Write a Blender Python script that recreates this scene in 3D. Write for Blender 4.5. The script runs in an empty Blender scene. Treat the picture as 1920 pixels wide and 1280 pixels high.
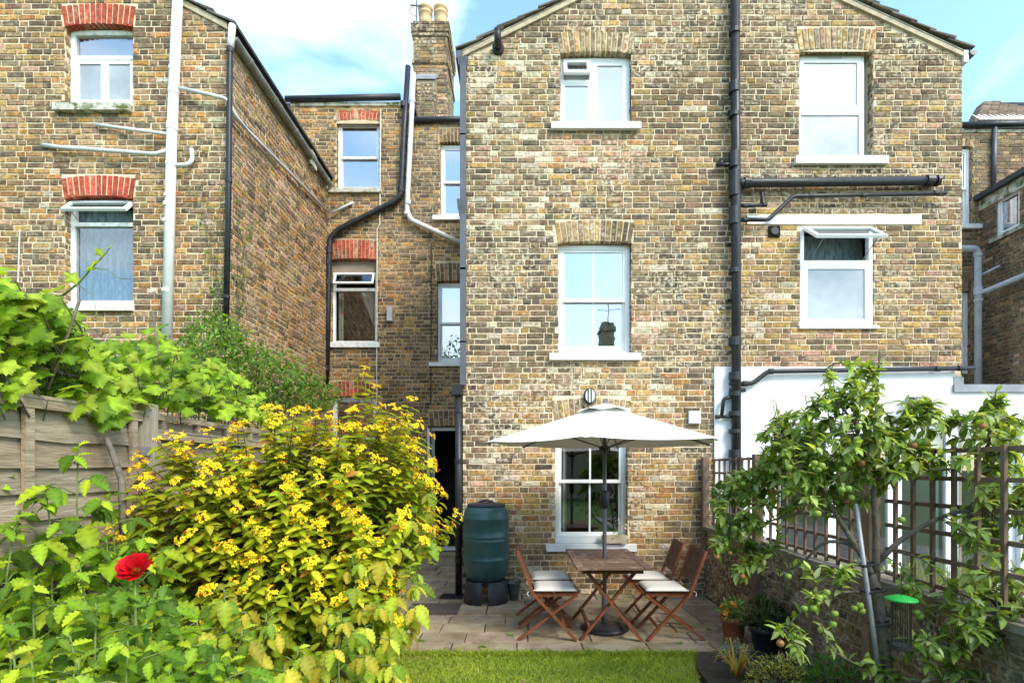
import bpy, math, random
from mathutils import Vector, Matrix
random.seed(7)
R = math.radians
sc = bpy.context.scene
C = sc.collection

# ------------------------------------------------------------------ camera
FPX = 1000.0; VX, VY = 970.0, 877.0; EYE = 1.66
cam = bpy.data.cameras.new('camera')
cam.sensor_width = 36.0; cam.lens = FPX / 1920 * 36
cam.shift_x = -(VX - 960) / 1920; cam.shift_y = (VY - 640) / 1920
cam.clip_start = 0.05; cam.clip_end = 2000
cam_o = bpy.data.objects.new('camera', cam); C.objects.link(cam_o)
cam_o.location = (0, 0, EYE); cam_o.rotation_euler = (R(90), 0, 0)
sc.camera = cam_o

def P(px, py, Y):            # photograph pixel + known depth -> point
    return Vector(((px - VX) / FPX * Y, Y, EYE - (py - VY) / FPX * Y))
def PX(px, Y): return (px - VX) / FPX * Y
def PZ(py, Y): return EYE - (py - VY) / FPX * Y

# ------------------------------------------------------------------ light
SUN_DIR = Vector((-0.62, 0.72, -0.88)).normalized()      # direction the light travels
elev = math.asin(-SUN_DIR.z)
az = math.atan2(-SUN_DIR.x, -SUN_DIR.y)                  # from +Y, clockwise
world = bpy.data.worlds.new('World'); sc.world = world; world.use_nodes = True
nt = world.node_tree; nt.nodes.clear()
def wn(t, **k):
    n = nt.nodes.new(t)
    for a, b in k.items(): setattr(n, a, b)
    return n
sky = wn('ShaderNodeTexSky', sky_type='NISHITA'); sky.sun_disc = False
sky.sun_elevation = elev; sky.sun_rotation = az; sky.air_density = 1.0; sky.dust_density = 0.6; sky.ozone_density = 1.5
tc = wn('ShaderNodeTexCoord')
mp = wn('ShaderNodeMapping'); mp.inputs['Scale'].default_value = (1.0, 1.0, 2.2); mp.inputs['Rotation'].default_value = (0.25, 0.4, 0.3)
nz = wn('ShaderNodeTexNoise'); nz.inputs['Scale'].default_value = 2.1; nz.inputs['Detail'].default_value = 7; nz.inputs['Roughness'].default_value = 0.52; nz.inputs['Distortion'].default_value = 0.5
rp = wn('ShaderNodeValToRGB'); rp.color_ramp.elements[0].position = 0.47; rp.color_ramp.elements[1].position = 0.66
rp.color_ramp.elements[0].color = (0.0, 0.0, 0.0, 1); rp.color_ramp.elements[1].color = (0.9, 0.9, 0.9, 1)
mx = wn('ShaderNodeMixRGB'); mx.inputs['Color2'].default_value = (4.6, 5.3, 5.6, 1)
bg = wn('ShaderNodeBackground'); bg.inputs['Strength'].default_value = 0.15
wo = wn('ShaderNodeOutputWorld')
L = nt.links.new
L(tc.outputs['Generated'], mp.inputs['Vector']); L(mp.outputs[0], nz.inputs['Vector']); L(nz.outputs['Fac'], rp.inputs[0])
L(rp.outputs[0], mx.inputs['Fac']); tn = wn('ShaderNodeMixRGB', blend_type='MULTIPLY'); tn.inputs[0].default_value = 1; tn.inputs[2].default_value = (1.12, 1.28, 1.22, 1); L(sky.outputs[0], tn.inputs[1]); L(tn.outputs[0], mx.inputs['Color1']); L(mx.outputs[0], bg.inputs['Color']); L(bg.outputs[0], wo.inputs[0])
sl = bpy.data.lights.new('sun', 'SUN'); sl.energy = 1.5; sl.angle = R(22); sl.color = (1.0, 0.92, 0.79)
so = bpy.data.objects.new('sun', sl); C.objects.link(so); so.location = (6, -8, 14)
so.rotation_euler = SUN_DIR.to_track_quat('-Z', 'Y').to_euler()
sc.view_settings.view_transform = 'Standard'; sc.view_settings.look = 'None'
sc.view_settings.gamma = 1.0; sc.view_settings.use_curve_mapping = False
sc.view_settings.exposure = 1.55

# ------------------------------------------------------------------ materials
MATS = {}
def nmat(name):
    m = bpy.data.materials.new(name); m.use_nodes = True; MATS[name] = m
    t = m.node_tree; b = t.nodes['Principled BSDF']
    return m, t, b
def rgba(c): return (c[0], c[1], c[2], 1)
def surf(name, c1, c2=None, scale=8.0, rough=0.7, detail=5, bump=0.0, bscale=None, attr=False, spec=0.4, lo=0.35, hi=0.65, metal=0.0, stretch=(1, 1, 1), c3=None, s3=1.5, lo3=0.55, hi3=0.75):
    """noise-mottled colour between c1 and c2 (world-space), optional per-piece colour attribute, optional third blotch colour"""
    m, t, b = nmat(name); n = t.nodes; l = t.links.new
    geo = n.new('ShaderNodeNewGeometry'); mp = n.new('ShaderNodeMapping'); mp.inputs['Scale'].default_value = stretch
    l(geo.outputs['Position'], mp.inputs['Vector'])
    nz = n.new('ShaderNodeTexNoise'); nz.inputs['Scale'].default_value = scale; nz.inputs['Detail'].default_value = detail; nz.inputs['Roughness'].default_value = 0.6
    l(mp.outputs[0], nz.inputs['Vector'])
    r = n.new('ShaderNodeValToRGB'); r.color_ramp.elements[0].position = lo; r.color_ramp.elements[1].position = hi
    r.color_ramp.elements[0].color = rgba(c1); r.color_ramp.elements[1].color = rgba(c2 or c1)
    l(nz.outputs['Fac'], r.inputs[0]); out = r.outputs[0]
    if c3 is not None:
        n3 = n.new('ShaderNodeTexNoise'); n3.inputs['Scale'].default_value = s3; n3.inputs['Detail'].default_value = 6; n3.inputs['Roughness'].default_value = 0.65
        l(geo.outputs['Position'], n3.inputs['Vector'])
        r3 = n.new('ShaderNodeMapRange'); r3.inputs[1].default_value = lo3; r3.inputs[2].default_value = hi3; l(n3.outputs['Fac'], r3.inputs[0])
        x = n.new('ShaderNodeMixRGB'); l(r3.outputs[0], x.inputs[0]); l(out, x.inputs[1]); x.inputs[2].default_value = rgba(c3); out = x.outputs[0]
    if attr:
        a = n.new('ShaderNodeAttribute'); a.attribute_name = 'Col'
        x = n.new('ShaderNodeMixRGB'); x.blend_type = 'MULTIPLY'; x.inputs[0].default_value = 1
        l(out, x.inputs[1]); l(a.outputs['Color'], x.inputs[2]); out = x.outputs[0]
    l(out, b.inputs['Base Color']); b.inputs['Roughness'].default_value = rough; b.inputs['Metallic'].default_value = metal
    b.inputs['Specular IOR Level'].default_value = spec
    if bump:
        nb = n.new('ShaderNodeTexNoise'); nb.inputs['Scale'].default_value = bscale or scale * 3; nb.inputs['Detail'].default_value = 4
        l(mp.outputs[0], nb.inputs['Vector'])
        bp = n.new('ShaderNodeBump'); bp.inputs['Strength'].default_value = bump; bp.inputs['Distance'].default_value = 0.01
        l(nb.outputs['Fac'], bp.inputs['Height']); l(bp.outputs[0], b.inputs['Normal'])
    return m
# brick: per-brick colour attribute x mottling, dark pits and pale mortar smears
def brick_mat(name, smear=(0.66, 0.56, 0.4), amount=0.9):
    m, t, b = nmat(name); n = t.nodes; l = t.links.new
    geo = n.new('ShaderNodeNewGeometry'); a = n.new('ShaderNodeAttribute'); a.attribute_name = 'Col'
    def noise(s, d=5, st=(1, 1, 1)):
        mp = n.new('ShaderNodeMapping'); mp.inputs['Scale'].default_value = st; l(geo.outputs['Position'], mp.inputs[0])
        q = n.new('ShaderNodeTexNoise'); q.inputs['Scale'].default_value = s; q.inputs['Detail'].default_value = d; q.inputs['Roughness'].default_value = 0.65; l(mp.outputs[0], q.inputs['Vector']); return q
    def mr(src, a0, a1, b0, b1):
        q = n.new('ShaderNodeMapRange'); q.inputs[1].default_value = a0; q.inputs[2].default_value = a1; q.inputs[3].default_value = b0; q.inputs[4].default_value = b1; l(src, q.inputs[0]); return q.outputs[0]
    v = mr(noise(24, 6).outputs['Fac'], 0.3, 0.7, 0.5, 1.55)
    x = n.new('ShaderNodeMixRGB'); x.blend_type = 'MULTIPLY'; x.inputs[0].default_value = 1; l(a.outputs['Color'], x.inputs[1])
    cmb = n.new('ShaderNodeCombineXYZ')
    for i in range(3): l(v, cmb.inputs[i])
    l(cmb.outputs[0], x.inputs[2])
    soot = mr(noise(1.3, 5, (1, 1, 0.45)).outputs['Fac'], 0.35, 0.66, 1.18, 0.66)
    xs_ = n.new('ShaderNodeVectorMath'); xs_.operation = 'SCALE'; l(x.outputs[0], xs_.inputs[0]); l(soot, xs_.inputs['Scale'])
    d = n.new('ShaderNodeMixRGB'); d.inputs[2].default_value = (0.055, 0.048, 0.04, 1); l(mr(noise(30, 4).outputs['Fac'], 0.52, 0.68, 0, 0.85), d.inputs[0]); l(xs_.outputs[0], d.inputs[1])
    w = n.new('ShaderNodeMixRGB'); w.inputs[2].default_value = rgba(smear); sm = n.new('ShaderNodeMath'); sm.operation = 'MULTIPLY'; l(mr(noise(19, 6).outputs['Fac'], 0.48, 0.62, 0, amount), sm.inputs[0]); l(mr(noise(1.1, 3).outputs['Fac'], 0.44, 0.64, 0.12, 1), sm.inputs[1]); l(sm.outputs[0], w.inputs[0]); l(d.outputs[0], w.inputs[1])
    l(w.outputs[0], b.inputs['Base Color']); b.inputs['Roughness'].default_value = 0.9; b.inputs['Specular IOR Level'].default_value = 0.2
    bp = n.new('ShaderNodeBump'); bp.inputs['Strength'].default_value = 0.9; bp.inputs['Distance'].default_value = 0.006
    l(noise(60, 5).outputs['Fac'], bp.inputs['Height']); l(bp.outputs[0], b.inputs['Normal'])
    return m
brick_mat('stock_brick'); brick_mat('stock_brick_clean', (0.62, 0.49, 0.32), 0.5)
surf('mortar_cream', (0.76, 0.625, 0.435), (0.62, 0.49, 0.32), 9, 0.95, bump=0.6, bscale=70, spec=0.1, c3=(0.25, 0.2, 0.14), s3=1.7, lo3=0.58, hi3=0.8)
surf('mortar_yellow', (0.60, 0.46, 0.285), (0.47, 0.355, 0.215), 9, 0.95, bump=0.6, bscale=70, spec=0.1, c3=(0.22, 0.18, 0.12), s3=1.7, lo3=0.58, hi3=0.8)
surf('mortar_dirty', (0.36, 0.29, 0.19), (0.22, 0.18, 0.12), 9, 0.95, bump=0.6, bscale=70, spec=0.1)
surf('white_render', (0.80, 0.80, 0.79), (0.74, 0.74, 0.73), 3, 0.85, bump=0.2, bscale=90, spec=0.2, c3=(0.6, 0.58, 0.53), s3=2.2, lo3=0.6, hi3=0.85)
surf('white_paint', (0.80, 0.80, 0.78), (0.70, 0.69, 0.66), 5, 0.45, spec=0.4)
surf('old_white_paint', (0.78, 0.77, 0.74), (0.52, 0.49, 0.44), 14, 0.6, bump=0.3, bscale=60, lo=0.45, hi=0.75)
surf('white_upvc', (0.84, 0.84, 0.84), (0.80, 0.80, 0.80), 3, 0.3, spec=0.5)
surf('stone_sill', (0.62, 0.58, 0.5), (0.3, 0.28, 0.18), 10, 0.9, bump=0.7, bscale=40, c3=(0.10, 0.11, 0.03), s3=7, lo3=0.5, hi3=0.62)
surf('black_iron', (0.014, 0.014, 0.016), (0.028, 0.027, 0.028), 8, 0.42, spec=0.35, bump=0.1, bscale=50)
surf('grey_iron', (0.10, 0.10, 0.115), (0.075, 0.075, 0.085), 6, 0.45, spec=0.5)
surf('grey_pipe', (0.48, 0.48, 0.50), (0.36, 0.36, 0.38), 5, 0.45, spec=0.4)
surf('pale_pipe', (0.66, 0.66, 0.64), (0.5, 0.5, 0.48), 6, 0.5, spec=0.4)
surf('white_pipe', (0.78, 0.77, 0.75), (0.60, 0.58, 0.54), 5, 0.5, spec=0.4, lo=0.45, hi=0.8)
surf('lead', (0.22, 0.22, 0.24), (0.3, 0.3, 0.32), 6, 0.55, spec=0.4)
surf('gutter_moss', (0.30, 0.29, 0.25), (0.2, 0.19, 0.15), 5, 0.7)
surf('roof_tile', (0.19, 0.155, 0.125), (0.11, 0.09, 0.075), 9, 0.9, attr=True, bump=0.5, bscale=40)
surf('fillet', (0.55, 0.46, 0.32), (0.36, 0.29, 0.2), 8, 0.95, bump=0.6, bscale=40)
surf('terracotta', (0.38, 0.13, 0.06), (0.28, 0.09, 0.045), 10, 0.8, bump=0.2)
surf('chimney_pot', (0.62, 0.44, 0.24), (0.45, 0.3, 0.16), 6, 0.85)
surf('slab', (1.0, 1.0, 1.0), (0.66, 0.62, 0.56), 4, 0.9, attr=True, bump=0.5, bscale=45, spec=0.2, c3=(0.42, 0.36, 0.27), s3=2.6, lo3=0.5, hi3=0.75)
surf('joint_soil', (0.09, 0.075, 0.05), (0.05, 0.045, 0.03), 20, 1.0, bump=0.5)
surf('soil', (0.055, 0.04, 0.027), (0.03, 0.022, 0.015), 12, 1.0, bump=0.9, bscale=30)
surf('turf', (0.10, 0.17, 0.03), (0.06, 0.11, 0.02), 3, 1.0, bump=0.5)
surf('manhole', (0.11, 0.085, 0.07), (0.06, 0.05, 0.045), 25, 0.75, bump=0.5, bscale=90)
surf('fence_wood', (0.35, 0.285, 0.205), (0.205, 0.16, 0.11), 5, 0.9, attr=True, bump=0.6, bscale=14, stretch=(6, 1, 10), c3=(0.16, 0.11, 0.07), s3=2.5, lo3=0.58, hi3=0.78)
surf('fence_post', (0.36, 0.31, 0.24), (0.22, 0.18, 0.13), 5, 0.9, bump=0.6, bscale=14, stretch=(10, 10, 1))
surf('trellis_wood', (0.185, 0.122, 0.082), (0.12, 0.08, 0.055), 9, 0.85, bump=0.4, attr=True)
surf('chair_wood', (0.26, 0.085, 0.035), (0.16, 0.05, 0.022), 12, 0.5, bump=0.25, bscale=40, spec=0.35)
surf('chair_wood_dark', (0.13, 0.055, 0.03), (0.08, 0.035, 0.02), 14, 0.6, bump=0.25, bscale=40)
surf('table_wood', (0.18, 0.10, 0.065), (0.12, 0.07, 0.05), 10, 0.7, attr=True, bump=0.4, bscale=40, c3=(0.45, 0.36, 0.29), s3=9, lo3=0.56, hi3=0.7, stretch=(1, 5, 1))
surf('cushion', (0.66, 0.62, 0.57), (0.6, 0.56, 0.51), 4, 0.9, bump=0.15, bscale=200)
surf('canvas', (0.88, 0.865, 0.82), (0.85, 0.83, 0.78), 2, 0.85, bump=0.1, bscale=250, spec=0.15)
surf('barrel_green', (0.022, 0.075, 0.075), (0.03, 0.09, 0.088), 3, 0.38, spec=0.5)
surf('black_plastic', (0.018, 0.018, 0.022), (0.028, 0.028, 0.032), 6, 0.45, spec=0.45)
surf('pole_grey', (0.16, 0.165, 0.185), (0.13, 0.135, 0.15), 4, 0.35, spec=0.5)
surf('can_metal', (0.10, 0.13, 0.125), (0.06, 0.08, 0.08), 8, 0.45, metal=0.3)
surf('galv', (0.30, 0.30, 0.31), (0.2, 0.2, 0.21), 8, 0.55, metal=0.4)
surf('interior', (0.55, 0.52, 0.47), (0.48, 0.45, 0.4), 2, 0.9)
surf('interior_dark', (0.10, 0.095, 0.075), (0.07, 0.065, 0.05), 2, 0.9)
surf('blind_backing', (0.82, 0.82, 0.82), (0.78, 0.78, 0.79), 3, 0.8)
surf('net_curtain', (0.24, 0.29, 0.30), (0.12, 0.16, 0.17), 16, 0.9, lo=0.4, hi=0.6, stretch=(2.2, 1, 0.5))
surf('curtain', (0.55, 0.5, 0.42), (0.35, 0.42, 0.32), 7, 0.9, c3=(0.5, 0.08, 0.05), s3=9, lo3=0.55, hi3=0.6)
surf('frosted', (0.44, 0.465, 0.49), (0.26, 0.285, 0.31), 1.1, 0.22, spec=0.6)
surf('boarding', (0.30, 0.24, 0.18), (0.24, 0.19, 0.14), 4, 0.8)
surf('bark', (0.17, 0.14, 0.11), (0.09, 0.075, 0.055), 22, 0.9, bump=0.6, bscale=60)
surf('red_stem', (0.13, 0.05, 0.03), (0.08, 0.03, 0.02), 20, 0.7)
surf('green_stem', (0.16, 0.22, 0.06), (0.11, 0.16, 0.04), 20, 0.7)
surf('lamp_glass', (0.75, 0.73, 0.66), (0.7, 0.68, 0.6), 6, 0.25)
surf('bright_green', (0.015, 0.36, 0.05), (0.02, 0.28, 0.04), 14, 0.45)
surf('cable', (0.03, 0.028, 0.026), None, 4, 0.6)
surf('white_cable', (0.7, 0.68, 0.62), None, 4, 0.6)
def glass_mat(name, fac, tint=(0.95, 0.93, 0.95)):
    m, t, b = nmat(name); n = t.nodes; l = t.links.new; n.remove(b)
    tr = n.new('ShaderNodeBsdfTransparent'); gl = n.new('ShaderNodeBsdfGlossy'); gl.inputs['Roughness'].default_value = 0.01
    nz = n.new('ShaderNodeTexNoise'); nz.inputs['Scale'].default_value = 3.5; ge = n.new('ShaderNodeNewGeometry'); l(ge.outputs['Position'], nz.inputs['Vector']); bp = n.new('ShaderNodeBump'); bp.inputs['Strength'].default_value = 0.05; bp.inputs['Distance'].default_value = 0.01; l(nz.outputs['Fac'], bp.inputs['Height']); l(bp.outputs[0], gl.inputs['Normal']); gl.inputs['Color'].default_value = rgba(tint); tr.inputs['Color'].default_value = (0.8, 0.84, 0.84, 1)
    mxs = n.new('ShaderNodeMixShader'); mxs.inputs[0].default_value = fac
    l(tr.outputs[0], mxs.inputs[1]); l(gl.outputs[0], mxs.inputs[2]); l(mxs.outputs[0], n['Material Output'].inputs[0])
glass_mat('glass', 0.32); glass_mat('glass_low', 0.13); glass_mat('glass_door', 0.10)
def leaf_mat(name, transl=0.35, rough=0.5, veins=False, var=0.35):
    m, t, b = nmat(name); n = t.nodes; l = t.links.new
    a = n.new('ShaderNodeAttribute'); a.attribute_name = 'Col'
    oi = n.new('ShaderNodeObjectInfo'); q = n.new('ShaderNodeMapRange'); q.inputs[3].default_value = 1 - var; q.inputs[4].default_value = 1 + var; l(oi.outputs['Random'], q.inputs[0])
    geo = n.new('ShaderNodeNewGeometry'); nz = n.new('ShaderNodeTexNoise'); nz.inputs['Scale'].default_value = 30; l(geo.outputs['Position'], nz.inputs['Vector'])
    q2 = n.new('ShaderNodeMapRange'); q2.inputs[3].default_value = 0.75; q2.inputs[4].default_value = 1.25; l(nz.outputs['Fac'], q2.inputs[0])
    mu = n.new('ShaderNodeMath'); mu.operation = 'MULTIPLY'; l(q.outputs[0], mu.inputs[0]); l(q2.outputs[0], mu.inputs[1])
    vm = n.new('ShaderNodeVectorMath'); vm.operation = 'SCALE'; l(a.outputs['Color'], vm.inputs[0]); l(mu.outputs[0], vm.inputs['Scale'])
    l(vm.outputs[0], b.inputs['Base Color']); b.inputs['Roughness'].default_value = rough; b.inputs['Specular IOR Level'].default_value = 0.18
    tr = n.new('ShaderNodeBsdfTranslucent'); hs = n.new('ShaderNodeVectorMath'); hs.operation = 'MULTIPLY'; hs.inputs[1].default_value = (1.6, 1.4, 0.5)
    l(vm.outputs[0], hs.inputs[0]); l(hs.outputs[0], tr.inputs['Color'])
    ms = n.new('ShaderNodeMixShader'); ms.inputs[0].default_value = transl; l(b.outputs[0], ms.inputs[1]); l(tr.outputs[0], ms.inputs[2]); l(ms.outputs[0], n['Material Output'].inputs[0])
leaf_mat('leaf', 0.45); leaf_mat('petal', 0.3, 0.5, var=0.12); leaf_mat('grass', 0.3, 0.6); leaf_mat('fruit', 0.0, 0.35, var=0.15)

# ------------------------------------------------------------------ mesh helpers
WL = {}
class MB:
    def __init__(s): s.v = []; s.f = []; s.c = []
    def add(s, vs, fs, col=None):
        k = len(s.v); s.v += [tuple(v) for v in vs]; s.f += [tuple(i + k for i in f) for f in fs]; s.c += [col] * len(fs); return s
    def addv(s, vs, fs, vk, col):      # per-vertex shade factors (veins, margins)
        k = len(s.v); s.v += [tuple(v) for v in vs]; s.f += [tuple(i + k for i in f) for f in fs]
        for f in fs: s.c.append(tuple((col[0] * vk[i], col[1] * vk[i], col[2] * vk[i]) for i in f))
    def box(s, x0, x1, y0, y1, z0, z1, col=None):
        return s.add([(x0, y0, z0), (x1, y0, z0), (x1, y1, z0), (x0, y1, z0), (x0, y0, z1), (x1, y0, z1), (x1, y1, z1), (x0, y1, z1)],
                     [(3, 2, 1, 0), (4, 5, 6, 7), (0, 1, 5, 4), (1, 2, 6, 5), (2, 3, 7, 6), (3, 0, 4, 7)], col)
    def bar(s, p0, p1, w, h, up=(0, 0, 1), col=None):
        p0 = Vector(p0); p1 = Vector(p1); d = (p1 - p0).normalized(); up = Vector(up)
        sd = d.cross(up)
        if sd.length < 1e-4: sd = d.cross(Vector((1, 0, 0)))
        sd.normalize(); u = sd.cross(d).normalized(); a = sd * w / 2; b = u * h / 2
        vs = [p + i * a + j * b for p in (p0, p1) for i, j in ((-1, -1), (1, -1), (1, 1), (-1, 1))]
        return s.add(vs, [(3, 2, 1, 0), (4, 5, 6, 7), (0, 1, 5, 4), (1, 2, 6, 5), (2, 3, 7, 6), (3, 0, 4, 7)], col)
    def tube(s, pts, r, n=10, cap=True, col=None):
        pts = [Vector(p) for p in pts]; m = len(pts); rs = r if isinstance(r, (list, tuple)) else [r] * m
        t = [(pts[min(i + 1, m - 1)] - pts[max(i - 1, 0)]).normalized() for i in range(m)]
        ref = Vector((0, 0, 1)) if abs(t[0].z) < 0.9 else Vector((1, 0, 0))
        u = (ref - t[0] * ref.dot(t[0])).normalized(); vs = []
        for i in range(m):
            u = (u - t[i] * u.dot(t[i]))
            u = u.normalized() if u.length > 1e-6 else t[i].orthogonal().normalized()
            w = t[i].cross(u)
            for k in range(n):
                a = 2 * math.pi * k / n; vs.append(pts[i] + (u * math.cos(a) + w * math.sin(a)) * rs[i])
        fs = [(i * n + k, i * n + (k + 1) % n, (i + 1) * n + (k + 1) % n, (i + 1) * n + k) for i in range(m - 1) for k in range(n)]
        if cap: fs += [tuple(range(n - 1, -1, -1)), tuple((m - 1) * n + k for k in range(n))]
        return s.add(vs, fs, col)
    def lathe(s, prof, c=(0, 0, 0), n=24, sx=1, sy=1, col=None):
        vs = [(c[0] + r * math.cos(2 * math.pi * k / n) * sx, c[1] + r * math.sin(2 * math.pi * k / n) * sy, c[2] + z) for r, z in prof for k in range(n)]
        m = len(prof)
        fs = [(i * n + k, i * n + (k + 1) % n, (i + 1) * n + (k + 1) % n, (i + 1) * n + k) for i in range(m - 1) for k in range(n)]
        fs += [tuple(range(n - 1, -1, -1)), tuple((m - 1) * n + k for k in range(n))]
        return s.add(vs, fs, col)
    def prism(s, poly, d, col=None):      # poly: 3D points in a plane, d: extrusion vector
        n = len(poly); poly = [Vector(p) for p in poly]; d = Vector(d)
        return s.add(poly + [p + d for p in poly], [tuple(range(n - 1, -1, -1)), tuple(range(n, 2 * n))] + [(i, (i + 1) % n, n + (i + 1) % n, n + i) for i in range(n)], col)
    def mesh(s, name, m, off=(0, 0, 0), smooth=False):
        me = bpy.data.meshes.new(name); ox, oy, oz = off
        me.from_pydata([(x - ox, y - oy, z - oz) for x, y, z in s.v], [], s.f)
        if any(c is not None for c in s.c):
            at = me.color_attributes.new('Col', 'FLOAT_COLOR', 'CORNER'); buf = []
            for f, c in zip(s.f, s.c):
                c = c or (1, 1, 1)
                if isinstance(c[0], tuple):
                    for q in c: buf += [q[0], q[1], q[2], 1.0]
                else: buf += [c[0], c[1], c[2], 1.0] * len(f)
            at.data.foreach_set('color', buf)
        me.materials.append(MATS[m])
        if smooth: me.polygons.foreach_set('use_smooth', [True] * len(me.polygons))
        me.update(); return me
    def centre(s):
        n = len(s.v); xs = [v[0] for v in s.v]; ys = [v[1] for v in s.v]; zs = [v[2] for v in s.v]
        return Vector(((min(xs) + max(xs)) / 2, (min(ys) + max(ys)) / 2, min(zs)))
    def build(s, name, m, parent=None, smooth=False, origin=None):
        o0 = Vector(origin) if origin is not None else s.centre()
        return place(name, s.mesh(name, m, o0, smooth), o0, parent)
def place(name, me, loc, parent=None):
    o = bpy.data.objects.new(name, me); C.objects.link(o); loc = Vector(loc); WL[o] = loc
    if parent is not None: o.parent = parent; o.location = loc - WL[parent]
    else: o.location = loc
    return o
def tag(o, label, cat, group=None):
    o['label'] = label; o['category'] = cat
    if group: o['group'] = group
    return o
def struct(o): o['kind'] = 'structure'; return o
def stuff(o): o['kind'] = 'stuff'; return o
def thing(name, label, cat, loc=(0, 0, 0), group=None):
    o = bpy.data.objects.new(name, None); C.objects.link(o); o.location = loc; WL[o] = Vector(loc); o.empty_display_size = 0.2
    return tag(o, label, cat, group)
def copy_tree(o, parent=None):
    c = o.copy(); C.objects.link(c); c.parent = parent
    for ch in list(o.children): copy_tree(ch, c)
    return c

# ------------------------------------------------------------------ brick walls
PAL = {'Y': (0.40, 0.235, 0.078), 'T': (0.33, 0.208, 0.108), 'O': (0.40, 0.18, 0.05), 'D': (0.10, 0.075, 0.053), 'M': (0.195, 0.126, 0.068),
       'P': (0.42, 0.235, 0.155), 'W': (0.58, 0.48, 0.34), 'R': (0.46, 0.055, 0.03), 'G': (0.205, 0.148, 0.09), 'B': (0.15, 0.086, 0.052)}
def pick(w):
    ks = list(w); MEANC = (.30, .185, .08); c = PAL[random.choices(ks, [w[k] for k in ks])[0]]; j = random.uniform(0.72, 1.28)
    return tuple(min(0.85, x * j * random.uniform(0.93, 1.07)) for x in [a * .88 + b * .12 for a, b in zip(c, MEANC)])
GAUGE = 0.0745; JOINT = 0.0140; PROUD = 0.008
class Wall:
    """bricks on a vertical plane: origin o, direction u (unit, horizontal), outward normal n"""
    def __init__(s, o, u, n): s.o = Vector(o); s.u = Vector(u); s.n = Vector(n)
    def pt(s, a, z, d=0.0): q = s.o + s.u * a + s.n * d; return (q.x, q.y, z)
def brick(mb, W, a0, a1, z0, z1, col, depth=PROUD):
    j = lambda: random.uniform(-0.0042, 0.0042)
    dd = depth + random.uniform(-0.003, 0.004); ch = 0.005
    back = [W.pt(a, z, -0.012) for a, z in ((a0, z0), (a1, z0), (a1, z1), (a0, z1))]
    mid = [W.pt(a + j(), z + j(), dd - ch) for a, z in ((a0, z0), (a1, z0), (a1, z1), (a0, z1))]
    fr = [W.pt(a + j(), z + j(), dd) for a, z in ((a0 + ch, z0 + ch), (a1 - ch, z0 + ch), (a1 - ch, z1 - ch), (a0 + ch, z1 - ch))]
    fs = [(8, 9, 10, 11)]
    for k in range(4):
        q = (k + 1) % 4; fs += [(k, q, 4 + q, 4 + k), (4 + k, 4 + q, 8 + q, 8 + k)]
    if W.u.cross(Vector((0, 0, 1))).dot(W.n) < 0: fs = [tuple(reversed(f)) for f in fs]
    mb.add(back + mid + fr, fs, col)
def lay_bricks(W, width, z0, z1, pal, holes=(), top=None, score=None, bond='flemish', g=GAUGE):
    """returns a list of (score, args) bricks; holes are (a0,a1,z0,z1)"""
    out = []; row = 0; z = z0
    while z + g * 0.6 < z1:
        zc = z + g / 2; a = -random.uniform(0.0, 0.03) - (0.0 if row % 2 else 0.165)
        k = row % 2
        while a < width:
            if bond == 'flemish': ln = (0.215 if k % 2 == 0 else 0.103) * random.uniform(0.95, 1.04)
            else: ln = 0.215 * random.uniform(0.95, 1.04)
            if random.random() < 0.06: ln = random.choice([0.103, 0.16, 0.215])
            segs = [(max(a, 0), min(a + ln, width))]
            for h in holes:
                if h[2] < zc < h[3]:
                    ns = []
                    for p, q in segs:
                        if q <= h[0] or p >= h[1]: ns.append((p, q)); continue
                        if p < h[0]: ns.append((p, h[0]))
                        if q > h[1]: ns.append((h[1], q))
                    segs = ns
            for p, q in segs:
                if q - p < 0.03: continue
                if top and zc > min(top(p), top(q)): continue
                hh = random.uniform(-0.003, 0.003)
                out.append((p, q, z + JOINT / 2 + hh, z + g - JOINT / 2 + hh, pal((p + q) / 2, zc)))
            a += ln + JOINT; k += 1
        z += g; row += 1
    return out
def backing(mb, W, width, z0, z1, holes=(), d=0.0):
    us = sorted({0.0, width} | {min(max(h[i], 0), width) for h in holes for i in (0, 1)}); zs = sorted({z0, z1} | {min(max(h[i], z0), z1) for h in holes for i in (2, 3)})
    flip = W.u.cross(Vector((0, 0, 1))).dot(W.n) < 0
    for i in range(len(us) - 1):
        for k in range(len(zs) - 1):
            uc = (us[i] + us[i + 1]) / 2; zc = (zs[k] + zs[k + 1]) / 2
            if any(h[0] < uc < h[1] and h[2] < zc < h[3] for h in holes): continue
            q = [W.pt(us[i], zs[k], d), W.pt(us[i + 1], zs[k], d), W.pt(us[i + 1], zs[k + 1], d), W.pt(us[i], zs[k + 1], d)]
            mb.add(q[::-1] if flip else q, [(0, 1, 2, 3)])
def emit_bricks(sets, parent, mat, budget, score):
    """sets: list of (Wall, bricks). the best-scoring bricks become parts, the rest one stuff part"""
    allb = [(score(W, b), i, W, b) for i, (W, b) in enumerate((W, b) for W, bs in sets for b in bs)]
    allb.sort(key=lambda t: (t[0], t[1])); rest = MB()
    for n, (s_, i, W, b) in enumerate(allb):
        if n < budget:
            m = MB(); brick(m, W, *b); m.build('brick', mat, parent)
        else: brick(rest, W, *b)
    if rest.f: stuff(rest.build('brickwork', mat, parent))
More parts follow.
